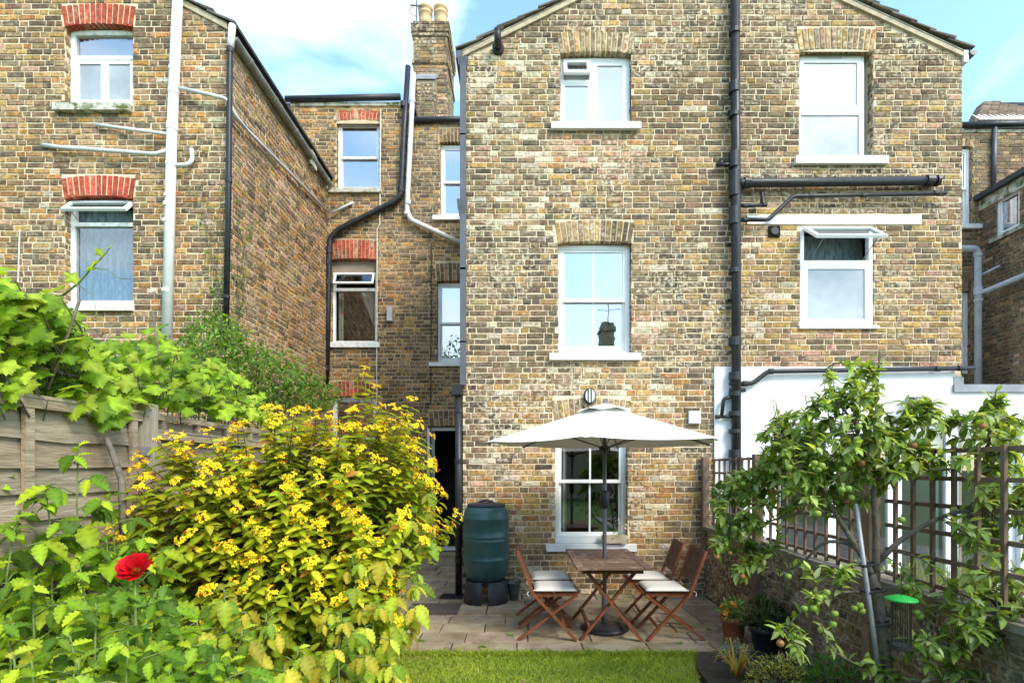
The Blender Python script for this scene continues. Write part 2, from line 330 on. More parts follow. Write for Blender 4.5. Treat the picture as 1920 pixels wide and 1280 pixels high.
def arch(parent, W, a0, a1, zs, h, rise, n, mat, pal, name='arch_brick', rows=1, splay=0.05):
    """segmental arch of n voussoirs over an opening a0..a1 springing at zs"""
    cx = (a0 + a1) / 2; hw = (a1 - a0) / 2
    def pos(t, r):                # t -1..1 , r 0..1 radial
        x = t * (hw + splay * r); return cx + x, zs + rise * (1 - t * t) + h * r
    for i in range(n):
        t0 = -1 + 2 * i / n; t1 = -1 + 2 * (i + 1) / n; gp = 0.019 / hw
        brk = [0, 1] if rows == 1 else ([0, 0.47, 1] if i % 2 else [0, 0.62, 1])
        for r0, r1 in zip(brk[:-1], brk[1:]):
            r0_ = r0 + (0.02 if r0 else 0); r1_ = r1 - (0.02 if r1 < 1 else 0)
            q = [pos(t0 + gp / 2, r0_), pos(t1 - gp / 2, r0_), pos(t1 - gp / 2, r1_), pos(t0 + gp / 2, r1_)]
            m = MB(); d = PROUD + random.uniform(0.0, 0.006)
            vs = [W.pt(a, z, -0.10) for a, z in q] + [W.pt(a + random.uniform(-.002, .002), z + random.uniform(-.002, .002), d) for a, z in q]
            m.add(vs, [(4, 5, 6, 7), (0, 1, 5, 4), (1, 2, 6, 5), (2, 3, 7, 6), (3, 0, 4, 7)], pal())
            m.build(name, mat, parent)
def reveals(W, h, depth, pal, jambs=True):
    """bricked jambs of an opening: list of (Wall, bricks)"""
    out = []
    for a, u in ((h[0], 1), (h[1], -1)):
        Wj = Wall(W.o + W.u * a - W.n * depth, W.n, W.u * u)
        out.append((Wj, lay_bricks(Wj, depth - 0.004, h[2], h[3], pal)))
    return out
def reveal_back(mb, W, h, depth):
    for a in (h[0], h[1]):
        mb.add([W.pt(a, h[2], 0), W.pt(a, h[2], -depth), W.pt(a, h[3], -depth), W.pt(a, h[3], 0)], [(0, 1, 2, 3)])
    for z in (h[2], h[3]):
        mb.add([W.pt(h[0], z, 0), W.pt(h[1], z, 0), W.pt(h[1], z, -depth), W.pt(h[0], z, -depth)], [(0, 1, 2, 3)])

# ------------------------------------------------------------------ windows
def wbox(mb, W, a0, a1, z0, z1, d0, d1):
    pts = [W.pt(a, z, d) for d in (d0, d1) for a, z in ((a0, z0), (a1, z0), (a1, z1), (a0, z1))]
    f = [(0, 3, 2, 1), (4, 5, 6, 7), (0, 1, 5, 4), (1, 2, 6, 5), (2, 3, 7, 6), (3, 0, 4, 7)]
    mb.add(pts, f); return mb
def ring(mb, W, a0, a1, z0, z1, t, d0, d1, tb=None, tt=None):
    tb = tb or t; tt = tt or t
    wbox(mb, W, a0, a0 + t, z0, z1, d0, d1); wbox(mb, W, a1 - t, a1, z0, z1, d0, d1)
    wbox(mb, W, a0 + t, a1 - t, z0, z0 + tb, d0, d1); wbox(mb, W, a0 + t, a1 - t, z1 - tt, z1, d0, d1)
def room(parent, W, a0, a1, z0, z1, d, mat='interior', deep=1.6, grow=0.5):
    m = MB(); A0, A1, Z0, Z1 = a0 - grow, a1 + grow, z0 - 0.3, z1 + 0.2; e = d - deep
    p = lambda a, z, q: W.pt(a, z, q)
    m.add([p(A0, Z0, e), p(A1, Z0, e), p(A1, Z1, e), p(A0, Z1, e), p(A0, Z0, d), p(A1, Z0, d), p(A1, Z1, d), p(A0, Z1, d)],
          [(0, 1, 2, 3), (0, 4, 5, 1), (1, 5, 6, 2), (2, 6, 7, 3), (3, 7, 4, 0)])
    # front wall of the room around the opening
    for q in ((A0, a0, Z0, Z1), (a1, A1, Z0, Z1), (a0, a1, Z0, z0), (a0, a1, z1, Z1)):
        m.add([p(q[0], q[2], d), p(q[1], q[2], d), p(q[1], q[3], d), p(q[0], q[3], d)], [(0, 1, 2, 3)])
    return m.build('room_interior', mat, parent)
def window(parent, W, a0, a1, z0, z1, style, frame='white_paint', glass='glass', rev=0.11, roommat='interior', sill=None, sillmat='white_paint', t=0.05, rail=0.5, bars=0):
    """a0..z1 is the frame's outer rectangle; style sash | casement ..."""
    m = MB(); d0, d1 = -rev - 0.06, -rev + 0.012
    ring(m, W, a0, a1, z0, z1, t, d0, d1, tb=t * 1.25)
    w = m.build('window', frame, parent)
    I0, I1, J0, J1 = a0 + t, a1 - t, z0 + t * 1.25, z1 - t
    def pane(b0, b1, y0, y1, d, mt=None):
        q = MB(); wbox(q, W, b0, b1, y0, y1, d - 0.006, d); return q.build('pane', mt or glass, w)
    def sash(b0, b1, y0, y1, d, s=0.04, sb=None, mt=None, nb=0, name='sash'):
        q = MB(); ring(q, W, b0, b1, y0, y1, s, d - 0.035, d, tb=sb or s); q.build(name, frame, w)
        pane(b0 + s, b1 - s, y0 + (sb or s), y1 - s, d - 0.015, mt)
        for i in range(nb):
            c = b0 + (b1 - b0) * (i + 1) / (nb + 1); q = MB(); wbox(q, W, c - 0.011, c + 0.011, y0 + (sb or s), y1 - s, d - 0.03, d - 0.004); q.build('glazing_bar', frame, w)
    zm = J0 + (J1 - J0) * rail
    if style == 'sash':
        sash(I0, I1, zm - 0.02, J1, -rev - 0.002, 0.035, 0.045, nb=bars); sash(I0, I1, J0, zm + 0.02, -rev - 0.04, 0.035, 0.07, nb=bars)
    room(w, W, a0, a1, z0, z1, d0 - 0.004, roommat)
    if sill:
        q = MB(); b0, b1, y0, y1, pr = sill; wbox(q, W, b0, b1, y0, y1, -rev, pr); q.build('sill', sillmat, w)
    return w, (I0, I1, J0, J1, zm, d1), pane, sash
def behind(w, W, a0, a1, z0, z1, d, mat, name, folds=0, amp=0.02):
    q = MB(); n = max(2, folds * 4); vs = []
    for i in range(n + 1):
        a = a0 + (a1 - a0) * i / n; dd = d + (amp * math.sin(i * math.pi / 2) if folds else 0)
        vs += [W.pt(a, z0, dd), W.pt(a, z1, dd)]
    q.add(vs, [(2 * i, 2 * i + 2, 2 * i + 3, 2 * i + 1) for i in range(n)]); return q.build(name, mat, w)
def open_vent(w, W, a0, a1, z0, z1, d, ang, s=0.035, glass='glass_low', frame='white_upvc'):
    """top-hung fanlight pushed open by ang degrees"""
    h = z1 - z0; ca, sa = math.cos(R(ang)), math.sin(R(ang))
    def q(a, t, e): return W.pt(a, z1 - t * ca + e * sa, d + t * sa + e * ca)   # t down the leaf, e out of it
    def bx(m, b0, b1, t0, t1, e0, e1):
        m.add([q(a, t, e) for e in (e0, e1) for a, t in ((b0, t0), (b1, t0), (b1, t1), (b0, t1))], [(0, 3, 2, 1), (4, 5, 6, 7), (0, 1, 5, 4), (1, 2, 6, 5), (2, 3, 7, 6), (3, 0, 4, 7)])
    m = MB(); bx(m, a0, a0 + s, 0, h, 0, .035); bx(m, a1 - s, a1, 0, h, 0, .035); bx(m, a0 + s, a1 - s, 0, s, 0, .035); bx(m, a0 + s, a1 - s, h - s, h, 0, .035)
    m.build('fanlight', frame, w); m = MB(); bx(m, a0 + s, a1 - s, s, h - s, .012, .018); m.build('pane', glass, w)
    m = MB()
    for a in (a0 + 0.12 * (a1 - a0), a1 - 0.12 * (a1 - a0)): m.bar(W.pt(a, z0 - 0.01, d - 0.02), q(a, h - s / 2, 0), 0.008, 0.008)
    m.build('stay', 'galv', w)
def pipe_thing(name, label, pts, r, mat, collars=(), n=12, cat='pipe', cr=1.22, group=None, brackets=()):
    pts = [Vector(p) for p in pts]; root = thing(name, label, cat, pts[-1], group)
    m = MB(); m.tube(round_path(pts, r * 1.3), r, n); m.build('tube', mat, root, True)
    for c in collars:             # (point, direction, length)
        p, d, l = Vector(c[0]), Vector(c[1]).normalized(), c[2]; q = MB(); q.tube([p - d * l / 2, p + d * l / 2], r * cr, n); q.build('collar', mat, root)
    return root
def round_path(pts, rad, k=4):
    out = [pts[0]]
    for i in range(1, len(pts) - 1):
        a, b, c = pts[i - 1], pts[i], pts[i + 1]; d1 = (a - b); d2 = (c - b); l = min(rad, d1.length * 0.45, d2.length * 0.45); p = b + d1.normalized() * l; q = b + d2.normalized() * l
        for j in range(k + 1):
            t = j / k; out.append(p * (1 - t) ** 2 + b * 2 * t * (1 - t) + q * t * t)
    out.append(pts[-1]); return out
# ------------------------------------------------------------------ ground, patio, lawn
YW = 7.0                      # rear wall plane of the wings
FX = -2.3                     # fence line
TX = 2.52                     # low wall / trellis line
m = MB(); m.add([(-400, -400, -0.07), (400, -400, -0.07), (400, 600, -0.07), (-400, 600, -0.07)], [(0, 1, 2, 3)])
struct(m.build('ground', 'turf'))
patio = MB(); patio.box(FX, TX, 4.80, YW, -0.06, -0.012); patio.box(FX, -0.72, YW, 10.7, -0.06, -0.0125)
patio = struct(patio.build('patio', 'joint_soil'))
def slab_row(x0, x1, y0, y1, widths, first=0.0):
    x = x0 - first
    while x < x1 - 0.02:
        w = random.choice(widths); a, b = max(x, x0), min(x + w, x1); x += w
        if x1 - b < 0.12: b = x1; x = x1
        if b - a < 0.05: continue
        g = 0.006; z = random.uniform(-0.004, 0.005); k = random.uniform(0.24, 0.37)
        col = (k * 1.2, k * random.uniform(0.93, 1.0), k * random.uniform(0.62, 0.72)); e = 0.006
        m = MB(); j = lambda: random.uniform(-0.003, 0.003)
        q = [(a + g, y0 + g), (b - g, y0 + g), (b - g, y1 - g), (a + g, y1 - g)]
        lo = [(p[0], p[1], -0.05) for p in q]; mi = [(p[0] + j(), p[1] + j(), z - e) for p in q]
        cx, cy = (a + b) / 2, (y0 + y1) / 2
        hi = [(p[0] + (e if p[0] < cx else -e), p[1] + (e if p[1] < cy else -e), z + random.uniform(-.002, .002)) for p in mi]
        fs = [(8, 9, 10, 11)] + [f for i in range(4) for f in ((i, (i + 1) % 4, 4 + (i + 1) % 4, 4 + i), (4 + i, 4 + (i + 1) % 4, 8 + (i + 1) % 4, 8 + i))]
        m.add(lo + mi + hi, fs, col); m.build('slab', 'slab', patio)
ys = [4.86, 5.10, 5.40, 5.70, 6.0, 6.45, 6.74, 7.0]
for i in range(len(ys) - 1):
    slab_row(FX, TX - 0.09, ys[i], ys[i + 1], [0.61, 0.61, 0.45, 0.61, 0.5] if i else [0.61], random.uniform(0, 0.45))
y = 7.0
while y < 10.6:
    d = random.choice([0.45, 0.6, 0.3]); slab_row(FX, -0.73, y, min(y + d, 10.68), [0.6, 0.45, 0.6], random.uniform(0, 0.4)); y += d
m = MB(); x = FX
while x < TX - 0.1:            # thin edging stones against the grass
    w = random.uniform(0.5, 0.9); k = random.uniform(0.13, 0.2); m = MB(); m.box(x + 0.004, min(x + w, TX - .1), 4.80, 4.852, -0.05, -0.012 + random.uniform(-.006, .004), (k, k, k * 0.97)); m.build('edging_stone', 'slab', patio); x += w + 0.004
m = MB(); m.add([(FX, -8, -0.03), (1.45, -8, -0.03), (1.45, 4.795, -0.03), (FX, 4.795, -0.03)], [(0, 1, 2, 3)]); struct(m.build('lawn', 'turf'))
# flower beds
def bed(name, poly):
    m = MB(); m.prism([(x, y, -0.06) for x, y in poly], (0, 0, 0.075)); return struct(m.build(name, 'soil'))
bed('flower_bed', [(1.62, 4.78), (1.48, 4.4), (1.44, 3.6), (1.5, 1.0), (2.44, 1.0), (2.44, 4.78)])
bed('flower_bed', [(FX, 1.0), (-0.95, 1.0), (-0.92, 3.0), (-0.98, 4.4), (-1.5, 4.78), (FX, 4.78)])
m = MB(); m.box(TX + 0.12, 8.8, -4, 6.9, -0.06, -0.02, (.34, .32, .29)); struct(m.build('neighbour_paving', 'slab')); 
m = MB(); k = 0
BR = random.Random(3)
grass = MB()
for i in range(30000):
    x = BR.uniform(-1.6, 1.75); y = 3.9 + 0.93 * BR.random() ** 0.8
    if x > 1.62 - max(0, (4.78 - y)) * 0.35 + BR.uniform(-.03, .05): continue
    if y > 4.8 and BR.random() < 0.5: continue
    h = BR.uniform(0.016, 0.038) * (1.25 if BR.random() < 0.1 else 1); a = BR.uniform(0, 6.28); w = 0.0035; lx, ly = BR.gauss(0, .02), BR.gauss(0, .02)
    patch = 0.5 + 0.5 * math.sin(x * 5.1 + math.sin(y * 9)) * math.cos(y * 8 + x * 2)
    t = BR.random() * 0.55 + patch * 0.45; col = (0.17 + 0.26 * t, 0.25 + 0.24 * t, 0.03 + 0.035 * t)
    dry = math.sin(x * 2.3 + 1) * math.cos(y * 6.1 + x)
    if BR.random() < 0.06 + (.25 if dry > .6 else 0): col = (0.36, 0.31, 0.13)
    c, s = math.cos(a) * w, math.sin(a) * w
    grass.add([(x - c, y - s, -0.032), (x + c, y + s, -0.032), (x + lx * .5 + c * .7, y + ly * .5 + s * .7, -0.03 + h * .6), (x + lx, y + ly, -0.03 + h)], [(0, 1, 2), (0, 2, 3)], col)
for i in range(5000):           # ragged tufts over the edging stones and longer stray blades
    x = BR.uniform(-1.5, 1.7); y = 4.76 + .10 * BR.random() ** 2.2 * (.6 + .6 * math.sin(x * 7) ** 2) if i % 3 else BR.uniform(4.0, 4.8); h = BR.uniform(.03, .07); a = BR.uniform(0, 6.28); w = .003; t = BR.random(); c, s = math.cos(a) * w, math.sin(a) * w; lx, ly = BR.gauss(0, .03), BR.gauss(0, .03)
    if x > 1.62 - max(0, (4.78 - y)) * 0.35: continue
    grass.add([(x - c, y - s, -0.032), (x + c, y + s, -0.032), (x + lx * .4 + c * .7, y + ly * .4 + s * .7, -0.03 + h * .6), (x + lx, y + ly, -0.03 + h)], [(0, 1, 2), (0, 2, 3)], (.14 + .2 * t, .22 + .2 * t, .03))
stuff(tag(grass.build('lawn_grass', 'grass'), 'short bright green lawn grass along the edge of the paving', 'grass'))

# ------------------------------------------------------------------ main house
X0 = PX(868, YW); X1 = PX(1803, YW)
house = thing('brick_house', 'tall yellow stock brick gabled house with five white windows behind the parasol', 'house', ((X0 + X1) / 2, YW, 0))
W = Wall((X0, YW, 0), (1, 0, 0), (0, -1, 0)); A = lambda px: PX(px, YW) - X0; Z = lambda py: PZ(py, YW); wid = X1 - X0
def hole(p0, p1, y0, y1): return (A(p0), A(p1), Z(y1), Z(y0))
HA, HB, HC, HD, HE = hole(1050, 1184, 97, 238), hole(1046, 1184, 452, 664), hole(1040, 1177, 785, 1019), hole(1498, 1638, 91, 298), hole(1500, 1638, 424, 614)
door_hole = (A(1462), wid, 0.0, Z(795))
holes = [HA, HB, HC, HD, HE, door_hole]
z_e = Z(97); apx = A(1321); z_ap = Z(-124)
def gable(a): return z_e + (z_ap - z_e) * (a / apx if a < apx else (wid - a) / (wid - apx)) - 0.03
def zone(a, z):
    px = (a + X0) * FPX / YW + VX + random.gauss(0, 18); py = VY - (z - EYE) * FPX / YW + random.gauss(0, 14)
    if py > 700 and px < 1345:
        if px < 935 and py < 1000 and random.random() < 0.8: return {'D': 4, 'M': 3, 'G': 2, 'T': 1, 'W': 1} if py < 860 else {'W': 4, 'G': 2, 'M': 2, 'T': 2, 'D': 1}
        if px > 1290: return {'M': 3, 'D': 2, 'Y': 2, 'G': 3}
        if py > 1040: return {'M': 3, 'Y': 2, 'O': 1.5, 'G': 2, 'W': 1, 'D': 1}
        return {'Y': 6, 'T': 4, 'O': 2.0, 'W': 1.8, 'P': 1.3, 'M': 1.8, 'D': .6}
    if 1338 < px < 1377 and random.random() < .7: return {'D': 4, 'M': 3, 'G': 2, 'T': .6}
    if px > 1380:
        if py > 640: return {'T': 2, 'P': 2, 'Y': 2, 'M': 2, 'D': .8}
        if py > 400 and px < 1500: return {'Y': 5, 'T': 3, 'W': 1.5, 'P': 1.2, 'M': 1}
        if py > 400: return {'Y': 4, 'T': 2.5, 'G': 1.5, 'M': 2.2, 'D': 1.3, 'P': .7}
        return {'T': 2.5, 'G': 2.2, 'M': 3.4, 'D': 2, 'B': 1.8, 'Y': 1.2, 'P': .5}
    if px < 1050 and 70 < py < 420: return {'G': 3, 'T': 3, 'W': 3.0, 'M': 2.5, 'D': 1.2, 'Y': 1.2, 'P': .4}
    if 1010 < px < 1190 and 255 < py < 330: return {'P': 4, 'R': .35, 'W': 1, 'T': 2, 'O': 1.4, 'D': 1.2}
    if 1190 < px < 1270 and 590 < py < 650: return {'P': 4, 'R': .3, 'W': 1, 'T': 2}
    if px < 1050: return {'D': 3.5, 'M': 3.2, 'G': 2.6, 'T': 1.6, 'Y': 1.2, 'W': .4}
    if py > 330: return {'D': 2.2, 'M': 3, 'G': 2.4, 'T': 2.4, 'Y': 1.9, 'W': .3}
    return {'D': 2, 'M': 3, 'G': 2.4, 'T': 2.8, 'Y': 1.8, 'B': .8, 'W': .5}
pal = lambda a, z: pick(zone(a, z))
ren_hole = (A(1340), wid, 0, Z(687))
def arch_hole(h, hh, sp=0.05): return (h[0] - sp * 0.6, h[1] + sp * 0.6, h[3] - 0.005, h[3] + hh)
ah = [arch_hole(HA, .27), arch_hole(HB, .27), arch_hole(HC, .27), arch_hole(HD, .27), (A(1400), A(1726), Z(421), Z(405))]
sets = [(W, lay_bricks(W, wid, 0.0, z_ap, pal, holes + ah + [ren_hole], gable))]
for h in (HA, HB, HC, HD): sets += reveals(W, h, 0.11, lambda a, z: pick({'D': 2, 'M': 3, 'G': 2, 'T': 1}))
WLs = Wall((X0, YW + 3.7, 0), (0, -1, 0), (-1, 0, 0)); WRs = Wall((X1, YW, 0), (0, 1, 0), (1, 0, 0)); spal = lambda a, z: pick({'D': 2, 'M': 3, 'G': 2, 'T': 2, 'Y': 1.5})
sets += [(WLs, lay_bricks(WLs, 3.69, 0, z_e - .02, spal)), (WRs, lay_bricks(WRs, 3.69, 2.5, z_e - .02, spal))]
mb = MB(); backing(mb, W, wid, 0, z_e, holes)
mb.add([W.pt(0, z_e), W.pt(wid, z_e), W.pt(apx, z_ap)], [(0, 1, 2)])
for h in (HA, HB, HC, HD): reveal_back(mb, W, h, 0.17)
reveal_back(mb, W, HE, 0.10)
for a in (0.0, wid): mb.add([W.pt(a, 0), W.pt(a, 0, -3.7), W.pt(a, z_e, -3.7), W.pt(a, z_e)], [(0, 1, 2, 3)])
mb.build('wall', 'mortar_cream', house)
emit_bricks(sets, house, 'stock_brick', 300, lambda W_, b: (Vector(W_.pt(b[0], b[2])) - Vector((1.6, 0, EYE))).length - (1.2 if b[1] - b[0] > .2 else 0) + (9 if abs(W_.n.y) < .5 else 0))
ap = lambda: pick({'T': 4, 'Y': 3, 'M': 3, 'G': 1})
for h in (HA, HB, HC, HD): arch(house, W, h[0], h[1], h[3] - 0.035, 0.27, 0.035, 14, 'stock_brick', ap)
m = MB(); wbox(m, W, A(1400), A(1726), Z(421), Z(405), -0.02, 0.02); m.build('lintel', 'white_paint', house)
# windows of the main house
def sillpx(p0, p1, y0, y1, pr=0.07): return (A(p0), A(p1), Z(y1), Z(y0), pr)
e = 0.006
w, (I0, I1, J0, J1, zm, d), pane, sash = window(house, W, HA[0] + e, HA[1] - e, HA[2], HA[3] - .02, 'x', 'white_upvc', rev=.10, sill=sillpx(1033, 1200, 234, 246), t=.045)
mid = I0 + (I1 - I0) * .45; zt = J0 + (J1 - J0) * .66
m = MB(); wbox(m, W, mid - .025, mid + .025, J0, J1, -.16, -.088); wbox(m, W, I0, mid - .025, zt, zt + .05, -.16, -.089); m.build('mullion', 'white_upvc', w)
sash(mid + .025, I1, J0, J1, -.09, .05, name='casement', mt='glass'); sash(I0, mid - .025, J0, zt, -.095, .02, name='casement', mt='glass')
open_vent(w, W, I0, mid - .025, zt + .05, J1, -.10, 20, .045)
behind(w, W, I0 - .1, I1 + .1, J0 - .1, J1 + .1, -.30, 'blind_backing', 'blind_backing')
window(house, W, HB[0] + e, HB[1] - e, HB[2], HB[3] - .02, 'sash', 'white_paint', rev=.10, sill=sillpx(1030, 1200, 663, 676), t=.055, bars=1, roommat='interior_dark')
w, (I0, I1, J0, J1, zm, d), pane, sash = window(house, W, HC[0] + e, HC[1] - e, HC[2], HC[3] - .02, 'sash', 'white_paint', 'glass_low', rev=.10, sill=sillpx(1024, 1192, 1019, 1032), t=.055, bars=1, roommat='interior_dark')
m = MB(); wbox(m, W, HC[0] + e, HC[1] - e, HC[2] - .005, HC[2] + .10, -.10, -.03); m.build('sub_sill', 'white_paint', w)
behind(w, W, I0, I0 + .12, J0, J1, -.32, 'interior', 'curtain', 2)
w, (I0, I1, J0, J1, zm, d), pane, sash = window(house, W, HD[0] + e, HD[1] - .07, HD[2], HD[3] - .03, 'x', 'white_upvc', rev=.10, sill=sillpx(1488, 1660, 297, 311), t=.05)
zm = J0 + (J1 - J0) * .47
m = MB(); wbox(m, W, I0, I1, zm - .03, zm + .03, -.16, -.088); m.build('transom', 'white_upvc', w)
sash(I0, I1, zm + .03, J1, -.08, .045, mt='frosted', name='casement'); sash(I0, I1, J0, zm - .03, -.09, .012, mt='frosted', name='casement')
m = MB(); wbox(m, W, I0 + .25, I1 - .25, J1 + .012, J1 + .03, -.09, -.078); m.build('trickle_vent', 'grey_pipe', w)
w, (I0, I1, J0, J1, zm, d), pane, sash = window(house, W, HE[0] + e, HE[1] - e, HE[2], HE[3], 'x', 'white_upvc', rev=.02, sill=(A(1497), A(1645), Z(617), Z(611), .04), t=.05)
zt = Z(492)
m = MB(); wbox(m, W, I0, I1, zt - .03, zt + .03, -.08, -.008); m.build('transom', 'white_upvc', w)
sash(I0, I1, J0, zt - .03, -.01, .05, mt='frosted', name='casement'); open_vent(w, W, I0 - .02, I1 + .02, zt + .03, J1 + .01, -.006, 52, .05)
behind(w, W, I0 - .1, I1 + .1, J0 - .1, J1 + .05, -.30, 'net_curtain', 'blind_backing')  # sheet added behind the panes to lighten the dark gap under the vent
# roof of the main house: stepped tile courses seen at the verge
def tile_slope(parent, pA, pB, y0, y1, n, th=0.028):
    """tile courses climbing from eave pA to ridge pB (x,z)"""
    pA = Vector((pA[0], 0, pA[1])); pB = Vector((pB[0], 0, pB[1])); d = (pB - pA); l = d.length / n; d.normalize(); nn = Vector((-d.z, 0, d.x))
    if nn.z < 0: nn = -nn
    for i in range(n):
        a = pA + d * (i * l - .01); b = pA + d * ((i + 1) * l + .07); k = random.uniform(.8, 1.2)
        q = [a + nn * .028, b + nn * .0, b + nn * (th * .7), a + nn * (.028 + th)]
        m = MB(); m.prism([(p.x, y0 + random.uniform(-.012, .012), p.z) for p in q], (0, y1 - y0, 0), (k, k, k)); m.build('roof_tile', 'roof_tile', parent)
roof = MB(); roof.add([(X0 - .04, 6.96, z_e - .04), (X0 - .04, 10.7, z_e - .04), (X0 + apx, 10.7, z_ap - .02), (X0 + apx, 6.96, z_ap - .02), (X1 + .04, 6.96, z_e - .04), (X1 + .04, 10.7, z_e - .04)], [(0, 1, 2, 3), (3, 2, 5, 4)])
roof = roof.build('roof', 'roof_tile', house)
tile_slope(roof, (X0 - .06, z_e - .03), (X0 + apx, z_ap), 6.93, 10.7, 12); tile_slope(roof, (X1 + .09, z_e - .02), (X0 + apx, z_ap), 6.93, 10.7, 14)
m = MB()
for (ax, bx) in ((X0, X0 + apx), (X1, X0 + apx)):
    m.prism([(ax, 6.965, z_e - .085), (bx, 6.965, z_ap - .085), (bx, 6.965, z_ap + .0), (ax, 6.965, z_e + .0)], (0, .034, 0))
m.build('verge_mortar', 'fillet', house)
m = MB(); m.box(X1 - .0, X1 + .06, 6.96, 7.2, z_e - .16, z_e - .01); m.build('fascia', 'white_paint', house)
m = MB(); n = 10; prof = [(X1 + .11 + .05 * math.cos(math.pi + math.pi * i / n), 6.94, z_e - .03 + .06 * math.sin(math.pi + math.pi * i / n)) for i in range(n + 1)]
m.prism(prof, (0, 3.6, 0)); m.build('gutter', 'grey_iron', house)
m = MB(); m.box(X0 - .09, X0 - .0, 6.95, 10.6, z_e - .12, z_e - .02); m.build('gutter', 'grey_iron', house)

# ------------------------------------------------------------------ white rendered ground floor / extension with folding doors
ext = thing('house_extension', 'white rendered ground floor extension with glazed folding doors behind the trellis', 'extension', (5.0, 6.95, 0))
YE = 6.965; WE = Wall((PX(1340, YE), YE, 0), (1, 0, 0), (0, -1, 0)); AE = lambda px: PX(px, YE) - WE.o.x; ZE = lambda py: PZ(py, YE)
dh = (AE(1455), AE(1914), 0.02, ZE(792)); xs = AE(1790); we = 6.2
m = MB()
wbox(m, WE, 0, dh[0], -.05, ZE(687), -.03, 0); wbox(m, WE, dh[0], xs, dh[3], ZE(687), -.03, 0); wbox(m, WE, xs, we, dh[3], ZE(724), -.25, 0); wbox(m, WE, dh[1], we, -.05, dh[3], -.25, 0)
m.build('wall', 'white_render', ext)
m = MB(); wbox(m, WE, AE(1786), we, ZE(735), ZE(721), -.3, .035); m.build('coping', 'lead', ext)
m = MB(); wbox(m, WE, AE(1788), AE(1806), ZE(720.5), ZE(707), -.2, .01); m.build('upstand', 'lead', ext)
m = MB(); m.box(X1 + .01, 9.25, 7.25, 10.65, ZE(724) - .3, ZE(724) - .05); m.build('flat_roof', 'lead', ext)
edges = [1455, 1568, 1685, 1795, 1914]
for i in range(4):
    a0, a1 = AE(edges[i]) + .006, AE(edges[i + 1]) - .006; q = MB(); ring(q, WE, a0, a1, .03, dh[3] - .05, .085, -.13, -.07, tb=.12); dr = q.build('door', 'white_upvc', ext)
    q = MB(); wbox(q, WE, a0 + .085, a1 - .085, .15, dh[3] - .135, -.105, -.097); q.build('pane', 'glass_door', dr)
q = MB(); wbox(q, WE, dh[0], dh[1], dh[3] - .05, dh[3], -.14, -.06); q.build('door_head', 'white_upvc', ext)
room(ext, WE, dh[0] + .1, X1 - WE.o.x - .3, .03, dh[3] - .02, -.16, 'interior', 2.5, .1)

# ------------------------------------------------------------------ house on the other side of the fence (left)
XL = PX(428, YW); XLL = -8.6
lh = thing('brick_house', 'yellow brick house with red window arches rising beyond the vine covered fence', 'house', ((XL + XLL) / 2, YW, 0))
WLh = Wall((XLL, YW, 0), (1, 0, 0), (0, -1, 0)); AL = lambda px: PX(px, YW) - XLL; wl = XL - XLL
def lhole(p0, p1, y0, y1): return (AL(p0), AL(p1), Z(y1), Z(y0))
H1, H2 = lhole(121, 250, 44, 199), lhole(121, 250, 366, 572)
zl = Z(45)
def lg(a): return zl + (wl - a) * 0.53
lp = lambda a, z: pick({'Y': 3.4, 'T': 2.2, 'O': 1.7, 'M': 2.6, 'D': 1.5, 'G': 1.6, 'B': 1.1, 'P': .5, 'W': .3})
ahl = [arch_hole(H1, .28), arch_hole(H2, .26)]
sets = [(WLh, lay_bricks(WLh, wl, 0.0, 9.0, lp, [H1, H2] + ahl, lg))]
for h in (H1, H2): sets += reveals(WLh, h, .11, lp)
WS = Wall((XL, YW, 0), (0, 1, 0), (1, 0, 0)); Hs = 3.7; ztop = Z(78)
sp = lambda a, z: pick({'T': 3.4, 'Y': 2.8, 'O': 1.6, 'P': 1.8, 'M': 2.2, 'D': 1.0, 'B': 1.2})
side = lay_bricks(WS, Hs, 0.0, ztop, sp); sets.append((WS, side))
mb = MB(); backing(mb, WLh, wl, 0, zl, [H1, H2]); mb.add([WLh.pt(0, zl), WLh.pt(wl, zl), WLh.pt(0, zl + wl * .53)], [(0, 1, 2)])
for h in (H1, H2): reveal_back(mb, WLh, h, .17)
backing(mb, WS, Hs, 0, ztop + .15); mb.build('wall', 'mortar_cream', lh)
emit_bricks(sets, lh, 'stock_brick_clean', 300, lambda W_, b: (Vector(W_.pt(b[0], b[2])) - Vector((-3.6, 0, 4.2))).length - (1.2 if b[1] - b[0] > .2 else 0) + (2 if abs(W_.n.y) < .5 else 0))
ra = lambda: pick({'R': 1})
for h in (H1, H2): arch(lh, WLh, h[0], h[1], h[3] - .05, .26, .045, 13, 'stock_brick_clean', ra, splay=.045)
w, (I0, I1, J0, J1, zm, d), pane, sash = window(lh, WLh, H1[0] + .004, H1[1] - .004, H1[2] + .02, H1[3] - .02, 'x', 'old_white_paint', rev=.10, t=.06, sill=(AL(107), AL(249), Z(213), Z(200), .08), sillmat='stone_sill')
zt = J0 + (J1 - J0) * .66; c = (I0 + I1) / 2
m = MB(); wbox(m, WLh, I0, I1, zt - .02, zt + .03, -.16, -.088); m.build('transom', 'old_white_paint', w)
sash(I0, c, J0, zt - .02, -.095, .05, mt='frosted', name='casement'); sash(c, I1, J0, zt - .02, -.096, .05, mt='frosted', name='casement'); pane(I0, I1, zt + .03, J1, -.12, 'glass')
behind(w, WLh, I0 - .1, I1 + .1, J0 + .75 * (J1 - J0), J1 + .1, -.32, 'interior', 'blind_backing')
w, (I0, I1, J0, J1, zm, d), pane, sash = window(lh, WLh, H2[0] + .004, H2[1] - .004, H2[2] + .02, H2[3] - .02, 'x', 'old_white_paint', rev=.10, t=.055, sill=(AL(107), AL(253), Z(584), Z(571), .06), sillmat='old_white_paint')
zt = J0 + (J1 - J0) * .79
